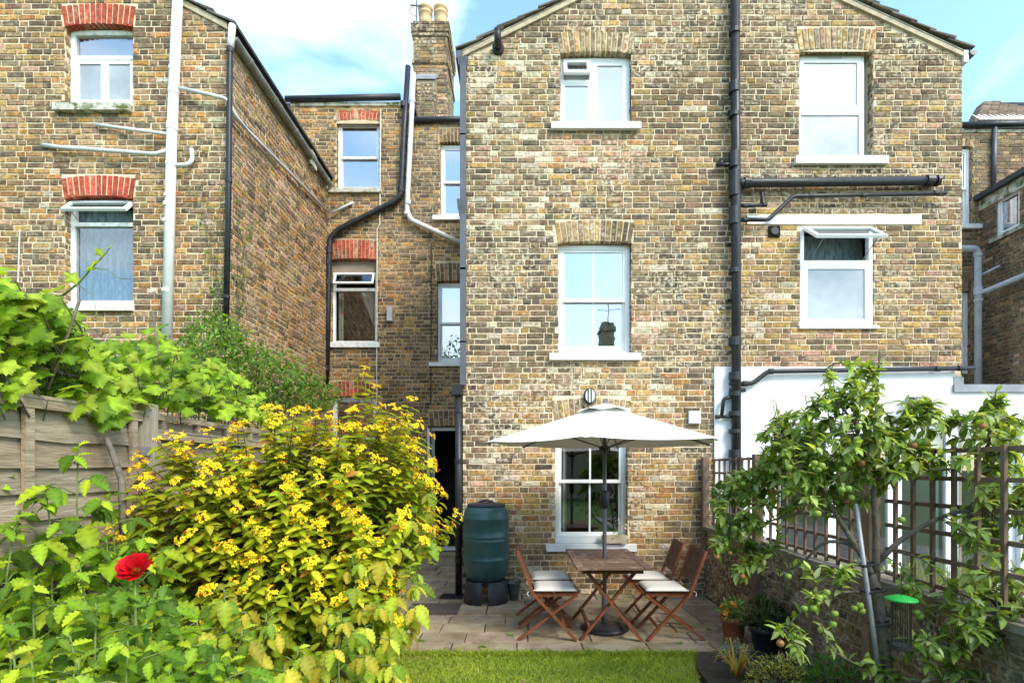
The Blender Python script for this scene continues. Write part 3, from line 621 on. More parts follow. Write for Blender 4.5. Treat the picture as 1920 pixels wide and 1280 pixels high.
m = MB(); wbox(m, WLh, I0, I1, zt - .025, zt + .025, -.16, -.088); m.build('transom', 'old_white_paint', w)
pane(I0, I1, J0, zt - .025, -.12, 'glass_low'); open_vent(w, WLh, I0 - .03, I1 + .03, zt + .03, J1 + .01, -.085, 42, .045)
behind(w, WLh, I0 - .05, I1 + .05, J0 - .1, J1 - .02, -.22, 'net_curtain', 'net_curtain', 9, .012)  # curtain carried up behind the open vent to lighten the dark gap
# roof, verge and gutter of that house
rl = MB(); rl.add([(XL + .1, 6.95, zl - .06), (XL + .1, 10.7, zl - .06), (XLL, 10.7, zl + wl * .53), (XLL, 6.95, zl + wl * .53)], [(0, 1, 2, 3)])
rl = rl.build('roof', 'roof_tile', lh); tile_slope(rl, (XL + .08, zl - .05), (XL - 2.4, zl + 2.4 * .53 + .02), 6.94, 10.7, 9)
m = MB(); m.prism([(XL, 6.97, zl - .09), (XLL, 6.97, zl + wl * .53 - .09), (XLL, 6.97, zl + wl * .53), (XL, 6.97, zl)], (0, .034, 0)); m.build('verge_mortar', 'fillet', lh)
m = MB(); n = 8; cx, cz = XL + .07, Z(72); prof = [(cx + .065 * math.cos(math.pi + math.pi * i / n), 6.98, cz + .06 * math.sin(math.pi + math.pi * i / n)) for i in range(n + 1)]
m.prism(prof, (0, 3.62, 0)); g = m.build('gutter', 'gutter_moss', lh)
for k in range(5):
    q = MB(); y = 7.35 + k * .75; q.prism([(cx + .074 * math.cos(math.pi + math.pi * i / n), y, cz + .07 * math.sin(math.pi + math.pi * i / n)) for i in range(n + 1)], (0, .05, 0)); q.build('gutter_joint', 'gutter_moss', g)
m = MB(); m.box(XL + .0, XL + .02, 7.0, 10.6, cz - .02, cz + .14); m.build('fascia', 'interior_dark', lh)
m = MB(); wbox(m, WS, 2.62, 2.86, PZ(312, 9.7) , PZ(285, 9.7), -.02, .09); m.build('air_vent', 'stone_sill', lh)

# ------------------------------------------------------------------ recessed rear wall between the wings
YB = 10.7; XB = -4.85; ZB = lambda py: PZ(py, YB)
rh = thing('brick_house', 'brick house wall set back in the shade between the two gabled wings', 'house', (-2.5, YB, 0))
WB = Wall((XB, YB, 0), (1, 0, 0), (0, -1, 0)); AB = lambda px: PX(px, YB) - XB; wb = PX(890, YB) - XB
def bhole(p0, p1, y0, y1): return (AB(p0), AB(p1), ZB(y1), ZB(y0))
B1, B2, B4, B5, B6 = bhole(631, 712, 224, 356), bhole(621, 706, 484, 643), bhole(825, 885, 266, 407), bhole(819, 885, 526, 681), bhole(806, 885, 798, 1032)
B3 = bhole(621, 706, 742, 900)
bh = [B1, B2, B3, B4, B5, B6]; zt1, zt2 = ZB(197), ZB(232); xstep = AB(776)
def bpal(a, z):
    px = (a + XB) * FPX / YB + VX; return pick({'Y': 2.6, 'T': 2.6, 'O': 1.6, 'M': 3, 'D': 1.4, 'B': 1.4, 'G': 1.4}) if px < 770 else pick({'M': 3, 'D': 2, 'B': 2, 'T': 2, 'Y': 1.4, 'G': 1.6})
rows = lay_bricks(WB, wb, 0.0, zt1, bpal, bh + [arch_hole(B1, .18), arch_hole(B2, .38), arch_hole(B3, .3), arch_hole(B4, .28), arch_hole(B5, .36), arch_hole(B6, .3)], lambda a: zt1 if a < xstep else zt2)
sets = [(WB, rows)]
for h in bh: sets += reveals(WB, h, .11, bpal)
mb = MB(); backing(mb, WB, wb, 0, zt2, bh); q0 = [(0, xstep)]
mb.add([WB.pt(0, zt2), WB.pt(xstep, zt2), WB.pt(xstep, zt1), WB.pt(0, zt1)], [(0, 1, 2, 3)])
for h in bh: reveal_back(mb, WB, h, .17)
mb.build('wall', 'mortar_yellow', rh)
emit_bricks(sets, rh, 'stock_brick_clean', 300, lambda W_, b: abs(W_.pt(b[0], b[2])[0] + 2.2) + abs(b[2] - 5.0) * .6 - (1 if b[1] - b[0] > .2 else 0) + (9 if abs(W_.n.y) < .5 else 0))
for h, hh, rw in ((B1, .19, 1), (B2, .37, 2), (B3, .3, 2)): arch(rh, WB, h[0], h[1], h[3] - .03, hh, .03, 12, 'stock_brick_clean', lambda: pick({'R': 3, 'P': .3, 'B': .5}), rows=rw, splay=.03)
for h, hh in ((B4, .27), (B5, .35), (B6, .3)): arch(rh, WB, h[0], h[1], h[3] - .02, hh, .02, 9, 'stock_brick_clean', lambda: pick({'M': 3, 'T': 2, 'B': 2, 'D': 1}), rows=2, splay=.03)
sB = lambda p0, p1, y0, y1: (AB(p0), AB(p1), ZB(y1), ZB(y0), .07)
w = window(rh, WB, B1[0] + .004, B1[1] - .004, B1[2], B1[3] - .02, 'sash', 'white_paint', rev=.10, t=.045, sill=sB(617, 716, 355, 363), sillmat='stone_sill')
w, (I0, I1, J0, J1, zm, d), pane, sash = window(rh, WB, B2[0] + .004, B2[1] - .004, B2[2], ZB(508), 'x', 'white_paint', rev=.10, t=.05, sill=sB(617, 713, 642, 652), sillmat='old_white_paint', roommat='interior_dark')
zt = ZB(540); m = MB(); wbox(m, WB, I0, I1, zt - .03, zt + .03, -.16, -.088); m.build('transom', 'white_paint', w); pane(I0, I1, J0, zt - .03, -.12, 'glass_low')
open_vent(w, WB, I0, I1, zt + .03, J1 + .02, -.09, 28, .035)
m = MB(); wbox(m, WB, B2[0], B2[1], ZB(508) + .004, B2[3] + .02, -.15, -.10); m.build('boarded_panel', 'boarding', w)
behind(w, WB, I0, I0 + .1, J0, zt, -.3, 'curtain', 'curtain', 2, .02)
q = MB(); n = 8; vs = []
for i in range(n + 1):
    a = I1 - .36 + .36 * i / n; vs += [WB.pt(I1 - .08 + .08 * i / n, J0 + .35, -.3 + .02 * (i % 2)), WB.pt(a, zt, -.3 + .03 * (i % 2))]
q.add(vs, [(2 * i, 2 * i + 2, 2 * i + 3, 2 * i + 1) for i in range(n)]); q.build('curtain', 'cushion', w)
for h in (B3,): window(rh, WB, h[0] + .004, h[1] - .004, h[2], h[3] - .02, 'sash', 'white_paint', rev=.10, t=.05)
window(rh, WB, B4[0] + .004, B4[1] - .004, B4[2], B4[3] - .02, 'sash', 'white_paint', rev=.10, t=.05, sill=sB(812, 890, 406, 414))
window(rh, WB, B5[0] + .004, B5[1] - .004, B5[2], B5[3] - .02, 'sash', 'white_paint', rev=.10, t=.05, sill=sB(805, 890, 680, 687))
# open glazed door
m = MB(); ring(m, WB, B6[0] + .004, B6[1] - .004, 0.0, B6[3] - .02, .07, -.16, -.09); dr = m.build('door_frame', 'white_paint', rh); room(dr, WB, B6[0], B6[1], .02, B6[3], -.17, 'interior_dark', 2.0, .2)
Wd = Wall((XB + B6[0] + .07, YB + .1, 0), (0, -1, 0), (1, 0, 0)); m = MB(); ring(m, Wd, 0, .7, .02, B6[3] - .1, .09, -.02, .02, tb=.2); d2 = m.build('door', 'white_paint', rh)
m = MB(); wbox(m, Wd, .09, .61, .22, B6[3] - .19, -.004, .004); m.build('pane', 'glass_low', d2)
m = MB(); m.tube([WB.pt(AB(538), ZB(190), .06), WB.pt(AB(752), ZB(186), .06)], .06, 12); m.build('gutter', 'black_iron', rh, True)
m = MB(); wbox(m, WB, AB(545), AB(760), ZB(200), ZB(193), -.05, .03); m.build('fascia', 'stone_sill', rh)
m = MB(); m.tube([WB.pt(xstep + .02, ZB(229), .06), WB.pt(wb, ZB(227), .06)], .055, 12); m.build('gutter', 'black_iron', rh, True)
m = MB(); wbox(m, WB, xstep, wb, ZB(226), ZB(219), -.3, -.02); m.build('lead_flashing', 'pale_pipe', rh)
m = MB(); m.add([(XB, YB + .02, zt1 + .05), (PX(772, YB), YB + .02, zt1 + .05), (PX(772, YB), YB + 4, zt1 + 1.0), (XB, YB + 4, zt1 + 1.0), (-2.0, YB + .05, zt2 + .1), (0, YB + .05, zt2 + .1), (0, YB + 4, zt2 + 1.2), (-2.0, YB + 4, zt2 + 1.2)], [(0, 1, 2, 3), (4, 5, 6, 7)]); m.build('roof', 'roof_tile', rh)
# party parapet stepping up to the stack
m = MB(); y0, y1 = 10.9, 12.3; xa, xb = PX(781, 10.9), PX(781, 10.9) + .36
m.add([(x, y, z) for x in (xa, xb) for y, z in ((y0, 8.4), (y1, 8.4), (y1, PZ(120, 12)), (y0, PZ(150, 10.9)))], [(0, 1, 2, 3), (7, 6, 5, 4), (0, 4, 5, 1), (1, 5, 6, 2), (2, 6, 7, 3), (3, 7, 4, 0)]); pw = m.build('parapet_wall', 'mortar_dirty', rh)
Wp = Wall((xb, y0, 0), (0, 1, 0), (1, 0, 0)); q = MB()
for b in lay_bricks(Wp, y1 - y0, 8.4, PZ(150, 10.9) - .05, lambda a, z: pick({'M': 3, 'D': 3, 'B': 2, 'T': 1})): brick(q, Wp, *b)
Wp2 = Wall((xa, y0, 0), (1, 0, 0), (0, -1, 0))
for b in lay_bricks(Wp2, .36, 8.4, PZ(150, 10.9) - .05, lambda a, z: pick({'M': 3, 'D': 3, 'B': 2, 'T': 1})): brick(q, Wp2, *b)
stuff(q.build('brickwork', 'stock_brick', pw))
m = MB(); m.add([(x, y, z) for x in (xa - .03, xb + .03) for y, z in ((y0 - .03, PZ(150, 10.9)), (y1, PZ(120, 12)), (y1, PZ(120, 12) + .07), (y0 - .03, PZ(150, 10.9) + .07))], [(0, 1, 2, 3), (7, 6, 5, 4), (0, 4, 5, 1), (1, 5, 6, 2), (2, 6, 7, 3), (3, 7, 4, 0)]); m.build('coping', 'lead', pw)
# chimney stack
YC = 11.3; xa, xb = PX(775, YC), PX(838, YC); zc = PZ(46, YC)
ch = thing('chimney_stack', 'brick chimney stack with two buff clay pots above the recessed wall', 'chimney', ((xa + xb) / 2, YC + .5, 8.4))
m = MB(); m.box(xa, xb, YC, YC + 1.15, 8.3, zc - .02); m.build('core', 'mortar_dirty', ch)
cp = lambda a, z: pick({'M': 3, 'T': 2.4, 'G': 2, 'D': 2, 'Y': 1.2, 'P': .6}); Wc = Wall((xa, YC, 0), (1, 0, 0), (0, -1, 0)); Wc2 = Wall((xb, YC, 0), (0, 1, 0), (1, 0, 0))
sets = [(Wc, lay_bricks(Wc, xb - xa, 8.4, zc - .26, cp)), (Wc2, lay_bricks(Wc2, 1.15, 8.4, zc - .26, cp))]
for bs, pr in (((zc - .26, zc - .19), .03), ((zc - .19, zc), .05), ((PZ(121, YC), PZ(115, YC)), .03)):
    Wq = Wall((xa - pr, YC - pr, 0), (1, 0, 0), (0, -1, 0)); Wr = Wall((xb + pr, YC - pr, 0), (0, 1, 0), (1, 0, 0))
    m = MB(); m.box(xa - pr + .005, xb + pr - .005, YC - pr + .005, YC + 1.15 + pr, bs[0], bs[1]); m.build('corbel', 'mortar_dirty', ch)
    sets += [(Wq, lay_bricks(Wq, xb - xa + 2 * pr, bs[0], bs[1] + .02, cp)), (Wr, lay_bricks(Wr, 1.2, bs[0], bs[1] + .02, cp))]
emit_bricks(sets, ch, 'stock_brick', 260, lambda W_, b: (0 if abs(W_.n.y) > .5 else 5) - b[2] * .1)
for px in (797, 826):
    cx = PX(px, YC + .1); cz = zc; q = MB(); q.lathe([(.15, 0), (.145, .16), (.135, .30), (.15, .31), (.15, .34), (.13, .35), (.13, .39), (.155, .41), (.16, .46), (.13, .47), (.11, .38)], (cx, YC + .15, cz), 20); q.build('chimney_pot', 'chimney_pot', ch, True)
q = MB(); q.box(PX(789, YC + .3), PX(800, YC + .3) , YC + .38, YC + .6, zc, zc + .72); q.build('rear_pot', 'terracotta', ch)
ae = thing('television_aerial', 'thin aerial mast with loop of cable strapped to the chimney', 'aerial', (PX(781, YC), YC - .03, PZ(46, YC)))
m = MB(); m.tube([(PX(781, YC), YC - .04, PZ(50, YC)), (PX(783, YC), YC - .04, PZ(-30, YC))], .014, 6); m.build('mast', 'grey_iron', ae)
m = MB(); m.tube([(PX(779 - 11 * math.sin(t * .5), YC), YC - .05, PZ(14 + 3.2 * t, YC)) for t in range(8)], .006, 5); m.build('cable', 'cable', ae)
m = MB(); m.bar((PX(770, YC), YC - .04, PZ(13, YC)), (PX(792, YC), YC - .04, PZ(15, YC)), .02, .02); m.build('bracket', 'grey_iron', ae)

# ------------------------------------------------------------------ house beyond the extension (right)
nh = thing('brick_house', 'dark brick house wing with tiled roof and grey soil pipe beyond the extension', 'house', (9.6, YB, 0))
XR = PX(1838, YB); WN = Wall((8.4, YB, 0), (1, 0, 0), (0, -1, 0)); AN = lambda px: PX(px, YB) - 8.4; wn_ = 2.6
N1, N2 = (AN(1775), AN(1823), ZB(424), ZB(274)), (AN(1775), AN(1820), ZB(700), ZB(545))
npal = lambda a, z: pick({'M': 3, 'D': 2, 'B': 2, 'T': 2, 'Y': 1, 'G': 1})
sets = [(WN, lay_bricks(WN, wn_, 2.2, ZB(246), npal, [N1, N2, arch_hole(N1, .26), arch_hole(N2, .38)]))]
for h in (N1, N2): sets += reveals(WN, h, .11, npal)
WR = Wall((XR, 8.2, 0), (0, 1, 0), (-1, 0, 0)); ze = PZ(376, YB); YR = lambda px: XR * FPX / (px - VX)
NR = (YR(1912) - 8.2, YR(1868) - 8.2, 6.12, 6.86); dpal = lambda a, z: pick({'D': 4, 'B': 3, 'M': 2.5, 'T': .6, 'P': .3})
sets.append((WR, lay_bricks(WR, YB - 8.2, 2.0, ze - .1, dpal, [NR])))
mb = MB(); backing(mb, WN, wn_, 0, ZB(243), [N1, N2]); backing(mb, WR, YB - 8.2, 0, ze, [NR])
for h in (N1, N2): reveal_back(mb, WN, h, .17)
reveal_back(mb, WR, NR, .12)
mb.build('wall', 'mortar_dirty', nh)
emit_bricks(sets, nh, 'stock_brick_clean', 300, lambda W_, b: abs(b[2] - 5.2) * .3 - (1 if b[1] - b[0] > .2 else 0) + abs(W_.pt(b[0], 0)[1] - 10.2) + (9 if abs(W_.n.y) > .5 and W_.pt(b[0], 0)[0] < PX(1803, YB) else 0))
for h, hh in ((N1, .25), (N2, .37)): arch(nh, WN, h[0], h[1], h[3] - .02, hh, .02, 7, 'stock_brick_clean', lambda: pick({'M': 2, 'T': 2, 'D': 2}), rows=2, splay=.03)
window(nh, WN, N1[0] + .004, N1[1] - .004, N1[2], N1[3] - .02, 'sash', 'white_paint', rev=.08, t=.05, sill=(AN(1775), AN(1837), ZB(430), ZB(422), .07))
window(nh, WN, N2[0] + .004, N2[1] - .004, N2[2], N2[3] - .02, 'sash', 'white_paint', rev=.08, t=.05)
w, (I0, I1, J0, J1, zm, d), pane, sash = window(nh, WR, NR[0], NR[1], NR[2], NR[3], 'x', 'white_upvc', rev=.04, t=.05, sill=(NR[0] - .1, NR[1] + .1, NR[2] - .07, NR[2], .06), sillmat='stone_sill'); sash(I0, I1, J0, J1, -.05, .03, mt='glass')
m = MB(); m.box(XR - .14, XR - .04, 8.0, YB - .0, ze - .02, ze + .08); m.build('gutter', 'black_iron', nh)
m = MB(); m.box(XR - .035, XR + .0, 8.0, YB, ze - .22, ze - .0); m.build('fascia', 'stone_sill', nh)
m = MB(); m.add([(XR - .1, 8.0, ze + .09), (XR - .1, YB, ze + .09), (XR + 2.5, YB, ze + 1.0), (XR + 2.5, 8.0, ze + 1.0)], [(0, 1, 2, 3)]); m.build('lean_to_roof', 'roof_tile', nh)
m = MB(); m.tube([(WN.pt(AN(1790), ZB(239), .06)), (WN.pt(wn_, ZB(234), .06))], .06, 12); m.build('gutter', 'black_iron', nh, True)
m = MB(); wbox(m, WN, 0, wn_, ZB(249), ZB(244), -.02, .02); m.build('fascia', 'stone_sill', nh)
m = MB(); m.tube([WN.pt(AN(1861), ZB(240), .05), WN.pt(AN(1859), ZB(352), .05)], .04, 10); m.build('downpipe', 'grey_iron', nh, True)
yr0, yr1 = 10.75, 13.2; z0_, z1_ = ZB(229), PZ(192, 13.2); nrow = 12; roofn = MB(); roofn.add([(PX(1824, yr0), yr0, z0_), (12.5, yr0, z0_), (13.5, yr1, z1_), (PX(1845, yr1), yr1, z1_)], [(0, 1, 2, 3)]); roofn = roofn.build('roof', 'roof_tile', nh)
for i in range(nrow):
    t = i / nrow; y = yr0 + (yr1 - yr0) * t; z = z0_ + (z1_ - z0_) * t; x = PX(1824, yr0) + (PX(1845, yr1) - PX(1824, yr0)) * t
    while x < 11.6:
        k = random.uniform(.6, 1.5); q = MB(); q.box(x + .004, x + .2, y - .03, y + .22, z - .01, z + .045 + random.uniform(-.006, .01), (k * 1.15, k, k * .9)); q.build('roof_tile', 'roof_tile', roofn); x += .205
m = MB(); n = 16; x0_ = PX(1832, yr0)
for i in range(n): m.add([(x0_ + i * .12, yr0 - .06, z0_ + .05), (x0_ + i * .12 + .12, yr0 - .06, z0_ + .05), (x0_ + i * .12 + .09, yr0 + .25, z0_ + .36)], [(0, 1, 2)])
m.build('lead_flashing', 'white_paint', nh)
#--PART3--
# ------------------------------------------------------------------ pipes and fixtures on the main wall
def F(px, py, out=0.09): return P(px, py, YW - out)      # point standing 'out' metres off the main wall
def coll(px, py, d=(0, 0, 1), l=.09, out=.09): return (F(px, py, out), d, l)
def elbow_run(root, name, pts, r, mat, n=10, ends=True, col=()):
    pts = [Vector(p) for p in pts]; q = MB(); q.tube(round_path(pts, r * 1.6), r, n); o = q.build(name, mat, root, True)
    for p, d, l in col:
        q = MB(); q.tube([Vector(p) - Vector(d).normalized() * l / 2, Vector(p) + Vector(d).normalized() * l / 2], r * 1.25, n); q.build('collar', mat, o)
    return o
O = .10
soil = pipe_thing('soil_pipe', 'thick black cast iron soil pipe with branches running down the main wall', [F(1377, -150, O), F(1380, 330, O), F(1381, 1116, O)], .058, 'black_iron',
                  [coll(1377, y, l=l, out=O) for y, l in ((60, .06), (165, .13), (216, .05), (300, .2), (345, .32), (405, .22), (508, .06), (640, .11), (705, .1), (738, .06), (775, .06), (808, .05), (850, .1))], n=14)
elbow_run(soil, 'branch_pipe', [F(1380, 345, O), F(1400, 343, O), F(1757, 339, O)], .055, 'black_iron', 12, col=[(F(1400, 343, O), (1, 0, 0), .08), (F(1742, 339, O), (1, 0, 0), .09), (F(1757, 339, O), (1, 0, 0), .04)])
elbow_run(soil, 'branch_pipe', [F(1380, 412, O), F(1440, 412, O), F(1487, 368, O), F(1774, 362, O)], .026, 'black_iron', 10, col=[(F(p, y, O), (1, 0, 0), .06) for p, y in ((1398, 412), (1520, 367), (1620, 366), (1755, 362))])
elbow_run(soil, 'branch_pipe', [F(1380, 386, O), F(1436, 384, O)], .022, 'black_iron', col=[(F(1434, 384, O), (1, 0, 0), .05), (F(1398, 386, O), (1, 0, 0), .05)])
elbow_run(soil, 'branch_pipe', [F(1428, 384, O), F(1429, 362, O), F(1429, 360, .0)], .02, 'black_iron')
elbow_run(soil, 'branch_pipe', [F(1378, 308, O), F(1343, 309, O)], .024, 'black_iron'); elbow_run(soil, 'branch_pipe', [F(1352, 308, O), F(1352, 300, .0)], .03, 'black_iron')
elbow_run(soil, 'branch_pipe', [F(1381, 720, O), F(1412, 718, O), F(1440, 696, O), F(1826, 690, O)], .03, 'black_iron', col=[(F(p, y, O), (1, 0, 0), .06) for p, y in ((1397, 719), (1445, 696), (1800, 690), (1758, 691))])
elbow_run(soil, 'branch_pipe', [F(1368, 719, O), F(1398, 719, O)], .028, 'black_iron'); elbow_run(soil, 'branch_pipe', [F(1368, 731, O), F(1397, 731, O)], .028, 'black_iron')
elbow_run(soil, 'branch_pipe', [F(1381, 741, O), F(1357, 747, O), F(1353, 779, O)], .024, 'black_iron'); elbow_run(soil, 'branch_pipe', [F(1344, 781, O), F(1381, 780, O)], .022, 'black_iron', col=[(F(1346, 781, O), (1, 0, 0), .06)])
for py in (205, 455, 560): 
    q = MB(); q.box(F(1366, py, .05).x, F(1392, py, .05).x, YW - .05, YW - .0, F(0, py).z - .012, F(0, py).z + .012); q.build('bracket', 'black_iron', soil)
# square rainwater pipe on the corner
dp = thing('downpipe', 'slim dark grey square downpipe with hoppers on the corner of the main wall', 'pipe', (PX(861, 6.95), 6.93, 0))
def sq(name, p0, p1, y0, y1, taper=0):
    m = MB(); y_ = 6.93; a, b = PX(p0, y_), PX(p1, y_); z0, z1 = PZ(y1, y_), PZ(y0, y_)
    m.add([(a + taper, y_ - .04 , z0), (b - taper, y_ - .04, z0), (b - taper, y_ + .035, z0), (a + taper, y_ + .035, z0), (a, y_ - .04 - taper, z1), (b, y_ - .04 - taper, z1), (b, y_ + .035, z1), (a, y_ + .035, z1)],
          [(3, 2, 1, 0), (4, 5, 6, 7), (0, 1, 5, 4), (1, 2, 6, 5), (2, 3, 7, 6), (3, 0, 4, 7)]); return m.build(name, 'grey_iron', dp)
sq('tube', 863, 874, 125, 722); sq('hopper', 858, 878, 112, 126, .02); sq('joint', 862, 875, 253, 256); sq('joint', 862, 875, 503, 507); sq('joint', 862, 875, 640, 643); sq('hopper', 857, 876, 376, 392, .01); sq('hopper', 859, 875, 391, 404, .015)
m = MB(); m.box(PX(848, 6.93), PX(868, 6.93), 6.86, 6.98, PZ(741, 6.93), PZ(722, 6.93)); m.build('hopper', 'black_iron', dp)
m = MB(); m.tube([(PX(860, 6.93), 6.93, PZ(738, 6.93)), (PX(860, 6.93), 6.93, .0)], .045, 10); m.build('tube', 'black_iron', dp, True)
for y in (765, 860, 960, 1045): q = MB(); q.tube([(PX(860, 6.93), 6.93, PZ(y, 6.93)), (PX(860, 6.93), 6.93, PZ(y + 8, 6.93))], .053, 10); q.build('collar', 'black_iron', dp)
m = MB(); m.tube([Vector((PX(861, 6.9), 6.88, PZ(950, 6.9))), Vector((PX(856, 6.9), 6.86, PZ(970, 6.9))), Vector((PX(880, 6.8), 6.8, PZ(968, 6.8)))], .02, 8); m.build('diverter', 'black_iron', dp, True)
# boiler flue
fl = thing('flue_terminal', 'small black flue elbow poking out of the wall under the roof verge', 'flue', F(934, 95, .05))
m = MB(); c = F(934, 95, 0); m.tube([c, c + Vector((0, -.06, 0))], .075, 16); m.build('plate', 'black_iron', fl)
m = MB(); m.tube(round_path([c, c + Vector((0, -.16, 0)), c + Vector((-.005, -.17, .14))], .08), .045, 12); m.build('elbow', 'black_iron', fl, True)
# bulkhead lamp, white box, extractor grille, floodlight
bl = thing('bulkhead_lamp', 'oval bulkhead lamp with dark rim and bars above the parasol', 'lamp', F(1105, 757, .05)); c = F(1105, 743, .0)
def oval(r0, rx, rz, y0, y1): return [[(c.x + rx * math.cos(t * math.pi / 10), y, c.z + rz * math.sin(t * math.pi / 10)) for t in range(20)] for y in (y0, y1)]
m = MB(); a, b = oval(0, .078, .108, YW, YW - .06); m.prism(a, (0, -.05, 0)); m.build('rim', 'black_iron', bl)
m = MB(); a, b = oval(0, .06, .09, YW - .05, YW - .08); m.prism(a, (0, -.035, 0)); m.build('glass', 'lamp_glass', bl)
for dx in (-.025, .015): m = MB(); m.bar((c.x + dx, YW - .09, c.z - .095), (c.x + dx, YW - .09, c.z + .095), .012, .012); m.build('guard_bar', 'black_iron', bl)
jb = thing('junction_box', 'small white square junction box on the brick beside the parasol', 'box', F(1301, 794, .03)); m = MB(); q0, q1 = F(1290, 794, 0), F(1312, 771, 0); m.box(q0.x, q1.x, YW - .045, YW, q0.z, q1.z); m.build('casing', 'white_upvc', jb)
m = MB(); m.box(q0.x + .008, q1.x - .008, YW - .052, YW - .0455, q0.z + .008, q0.z + .075); m.box(q0.x + .008, q1.x - .008, YW - .052, YW - .0455, q0.z + .082, q1.z - .008); m.build('cover', 'white_upvc', jb)
xg = thing('extractor_grille', 'brown square extractor grille on brick beside the black soil pipe', 'vent', F(1450, 445, .03)); q0, q1 = F(1440, 445, 0), F(1461, 425, 0)
m = MB(); m.box(q0.x, q1.x, YW - .03, YW, q0.z, q1.z); m.build('plate', 'roof_tile', xg); m = MB(); cc = (q0 + q1) / 2; m.tube([(cc.x, YW - .028, cc.z), (cc.x, YW - .042, cc.z)], .05, 16); m.build('fan_opening', 'black_iron', xg)
fd = thing('floodlight', 'black square security floodlight with looped cable on the white render', 'lamp', P(1722, 760, 6.9)); c = P(1720, 748, 6.86)
m = MB(); m.prism([(c.x - .09, 6.93, c.z + .04), (c.x - .09, 6.78, c.z + .0), (c.x - .11, 6.76, c.z - .05), (c.x - .11, 6.9, c.z - .02)], (.2, 0, 0)); m.build('casing', 'black_iron', fd)
m = MB(); m.prism([(c.x - .07, 6.775, c.z - .005), (c.x - .07, 6.765, c.z - .045), (c.x + .05, 6.765, c.z - .045), (c.x + .05, 6.775, c.z - .005)], (0, -.006, 0)); m.build('lens', 'galv', fd)
m = MB(); m.bar((c.x, 6.96, c.z + .02), (c.x, 6.85, c.z), .03, .02); m.build('bracket', 'black_iron', fd)
m = MB(); m.tube([(c.x + .06 + .03 * math.sin(t), 6.93, c.z - .02 - .08 * (1 - math.cos(t)) * .8) for t in [i * .5 for i in range(13)]], .006, 5); m.build('cable', 'cable', fd)
# wall cable in the recess
cb = tag(MB().tube([P(714, 205, 10.65), P(712, 420, 10.65), P(707, 430, 10.65), P(706, 760, 10.65)], .009, 5).build('wall_cable', 'white_cable'), 'pale cable clipped down the recessed wall beside the red arches', 'cable')
cb2 = tag(MB().tube([P(809, 455, 10.66), P(807, 760, 10.66)], .008, 5).build('wall_cable', 'cable'), 'thin dark cable running down beside the narrow recessed windows', 'cable')
m = MB(); m.box(PX(725, 10.6), PX(735, 10.6), 10.6, 10.69, PZ(601, 10.6), PZ(574, 10.6)); tag(m.build('wall_box', 'grey_pipe'), 'small upright grey box fixed to the recessed brick wall', 'box')
# recess pipes
def B(px, py, out=.1): return P(px, py, YB - out)
bs = pipe_thing('soil_pipe', 'black soil pipe that slants across the recessed wall into the corner', [B(765, 125), B(757, 255), B(752, 365), B(740, 378), B(632, 432), B(618, 448), B(616, 560), B(612, 720, .1)], .055, 'black_iron',
                [(B(757, 197), (0, 0, 1), .1), (B(752, 355), (0, 0, 1), .1), (B(735, 381), (-.9, 0, -.45), .09), (B(617, 470), (0, 0, 1), .12), (B(616, 492), (0, 0, 1), .1), (B(615, 530), (0, 0, 1), .1), (B(612, 690), (0, 0, 1), .1)])
wp = pipe_thing('drain_pipe', 'pale grey pipe running down the recessed wall and slanting to the corner', [B(775, 138), B(771, 230), B(763, 395), B(770, 412), B(868, 458)], .05, 'pale_pipe', [(B(773, 190), (0, 0, 1), .05), (B(765, 380), (0, 0, 1), .08), (B(763, 400), (0, 0, 1), .06)])
wp2 = pipe_thing('waste_pipe', 'short white waste pipe meeting the recessed wall below its sill', [B(622, 400, .08), B(655, 383, .06), B(662, 380, .0)], .024, 'pale_pipe')
# pipes of the left house
lsp = pipe_thing('soil_pipe', 'thick white soil pipe running down the front of the red arched house', [F(336, -120, .1), F(333, 0, .1), F(322, 260, .1), F(313, 640, .1)], .062, 'white_pipe',
                 [(F(327, 130, .1), (0, 0, 1), .05), (F(326, 172, .1), (0, 0, 1), .06), (F(323, 238, .1), (0, 0, 1), .09), (F(321, 308, .1), (0, 0, 1), .04), (F(318, 368, .1), (0, 0, 1), .04), (F(317, 384, .1), (0, 0, 1), .05), (F(315, 415, .1), (0, 0, 1), .04), (F(314, 545, .1), (0, 0, 1), .04)], cr=1.1, n=14)
elbow_run(lsp, 'branch_pipe', [F(178, 233, .04), F(210, 238, .05), F(318, 252, .1)], .022, 'pale_pipe'); elbow_run(lsp, 'branch_pipe', [F(80, 272, .03), F(110, 276, .06), F(292, 289, .1), F(318, 281, .1)], .026, 'pale_pipe')
elbow_run(lsp, 'branch_pipe', [F(321, 311, .1), F(352, 309, .08), F(361, 300, .06), F(359, 280, .02)], .026, 'pale_pipe')
rp_ = [F(326, 163, .1), F(395, 178, .1), F(425, 186, .1), Vector((XL + .09, 7.05, F(440, 208).z)), Vector((XL + .06, 7.4, PZ(246, 7.4))), Vector((XL + .06, 10.55, PZ(398, 10.55)))]
elbow_run(lsp, 'branch_pipe', rp_, .024, 'pale_pipe')
ldp = pipe_thing('downpipe', 'black rainwater pipe with white swan neck on the corner below the long gutter', [Vector((XL + .07, 6.97, Z(60))), Vector((XL + .06, 6.93, Z(95))), Vector((XL + .05, 6.92, Z(330))), Vector((XL + .01, 6.92, Z(640)))], .036, 'black_iron', [((XL + .06, 6.93, Z(102)), (0, 0, 1), .06), ((XL + .05, 6.92, Z(345)), (0, 0, 1), .05), ((XL + .02, 6.92, Z(560)), (0, 0, 1), .04)])
m = MB(); m.tube([(XL + .07, 6.97, Z(52)), (XL + .062, 6.935, Z(97))], .043, 12); m.build('swan_neck', 'white_pipe', ldp, True)
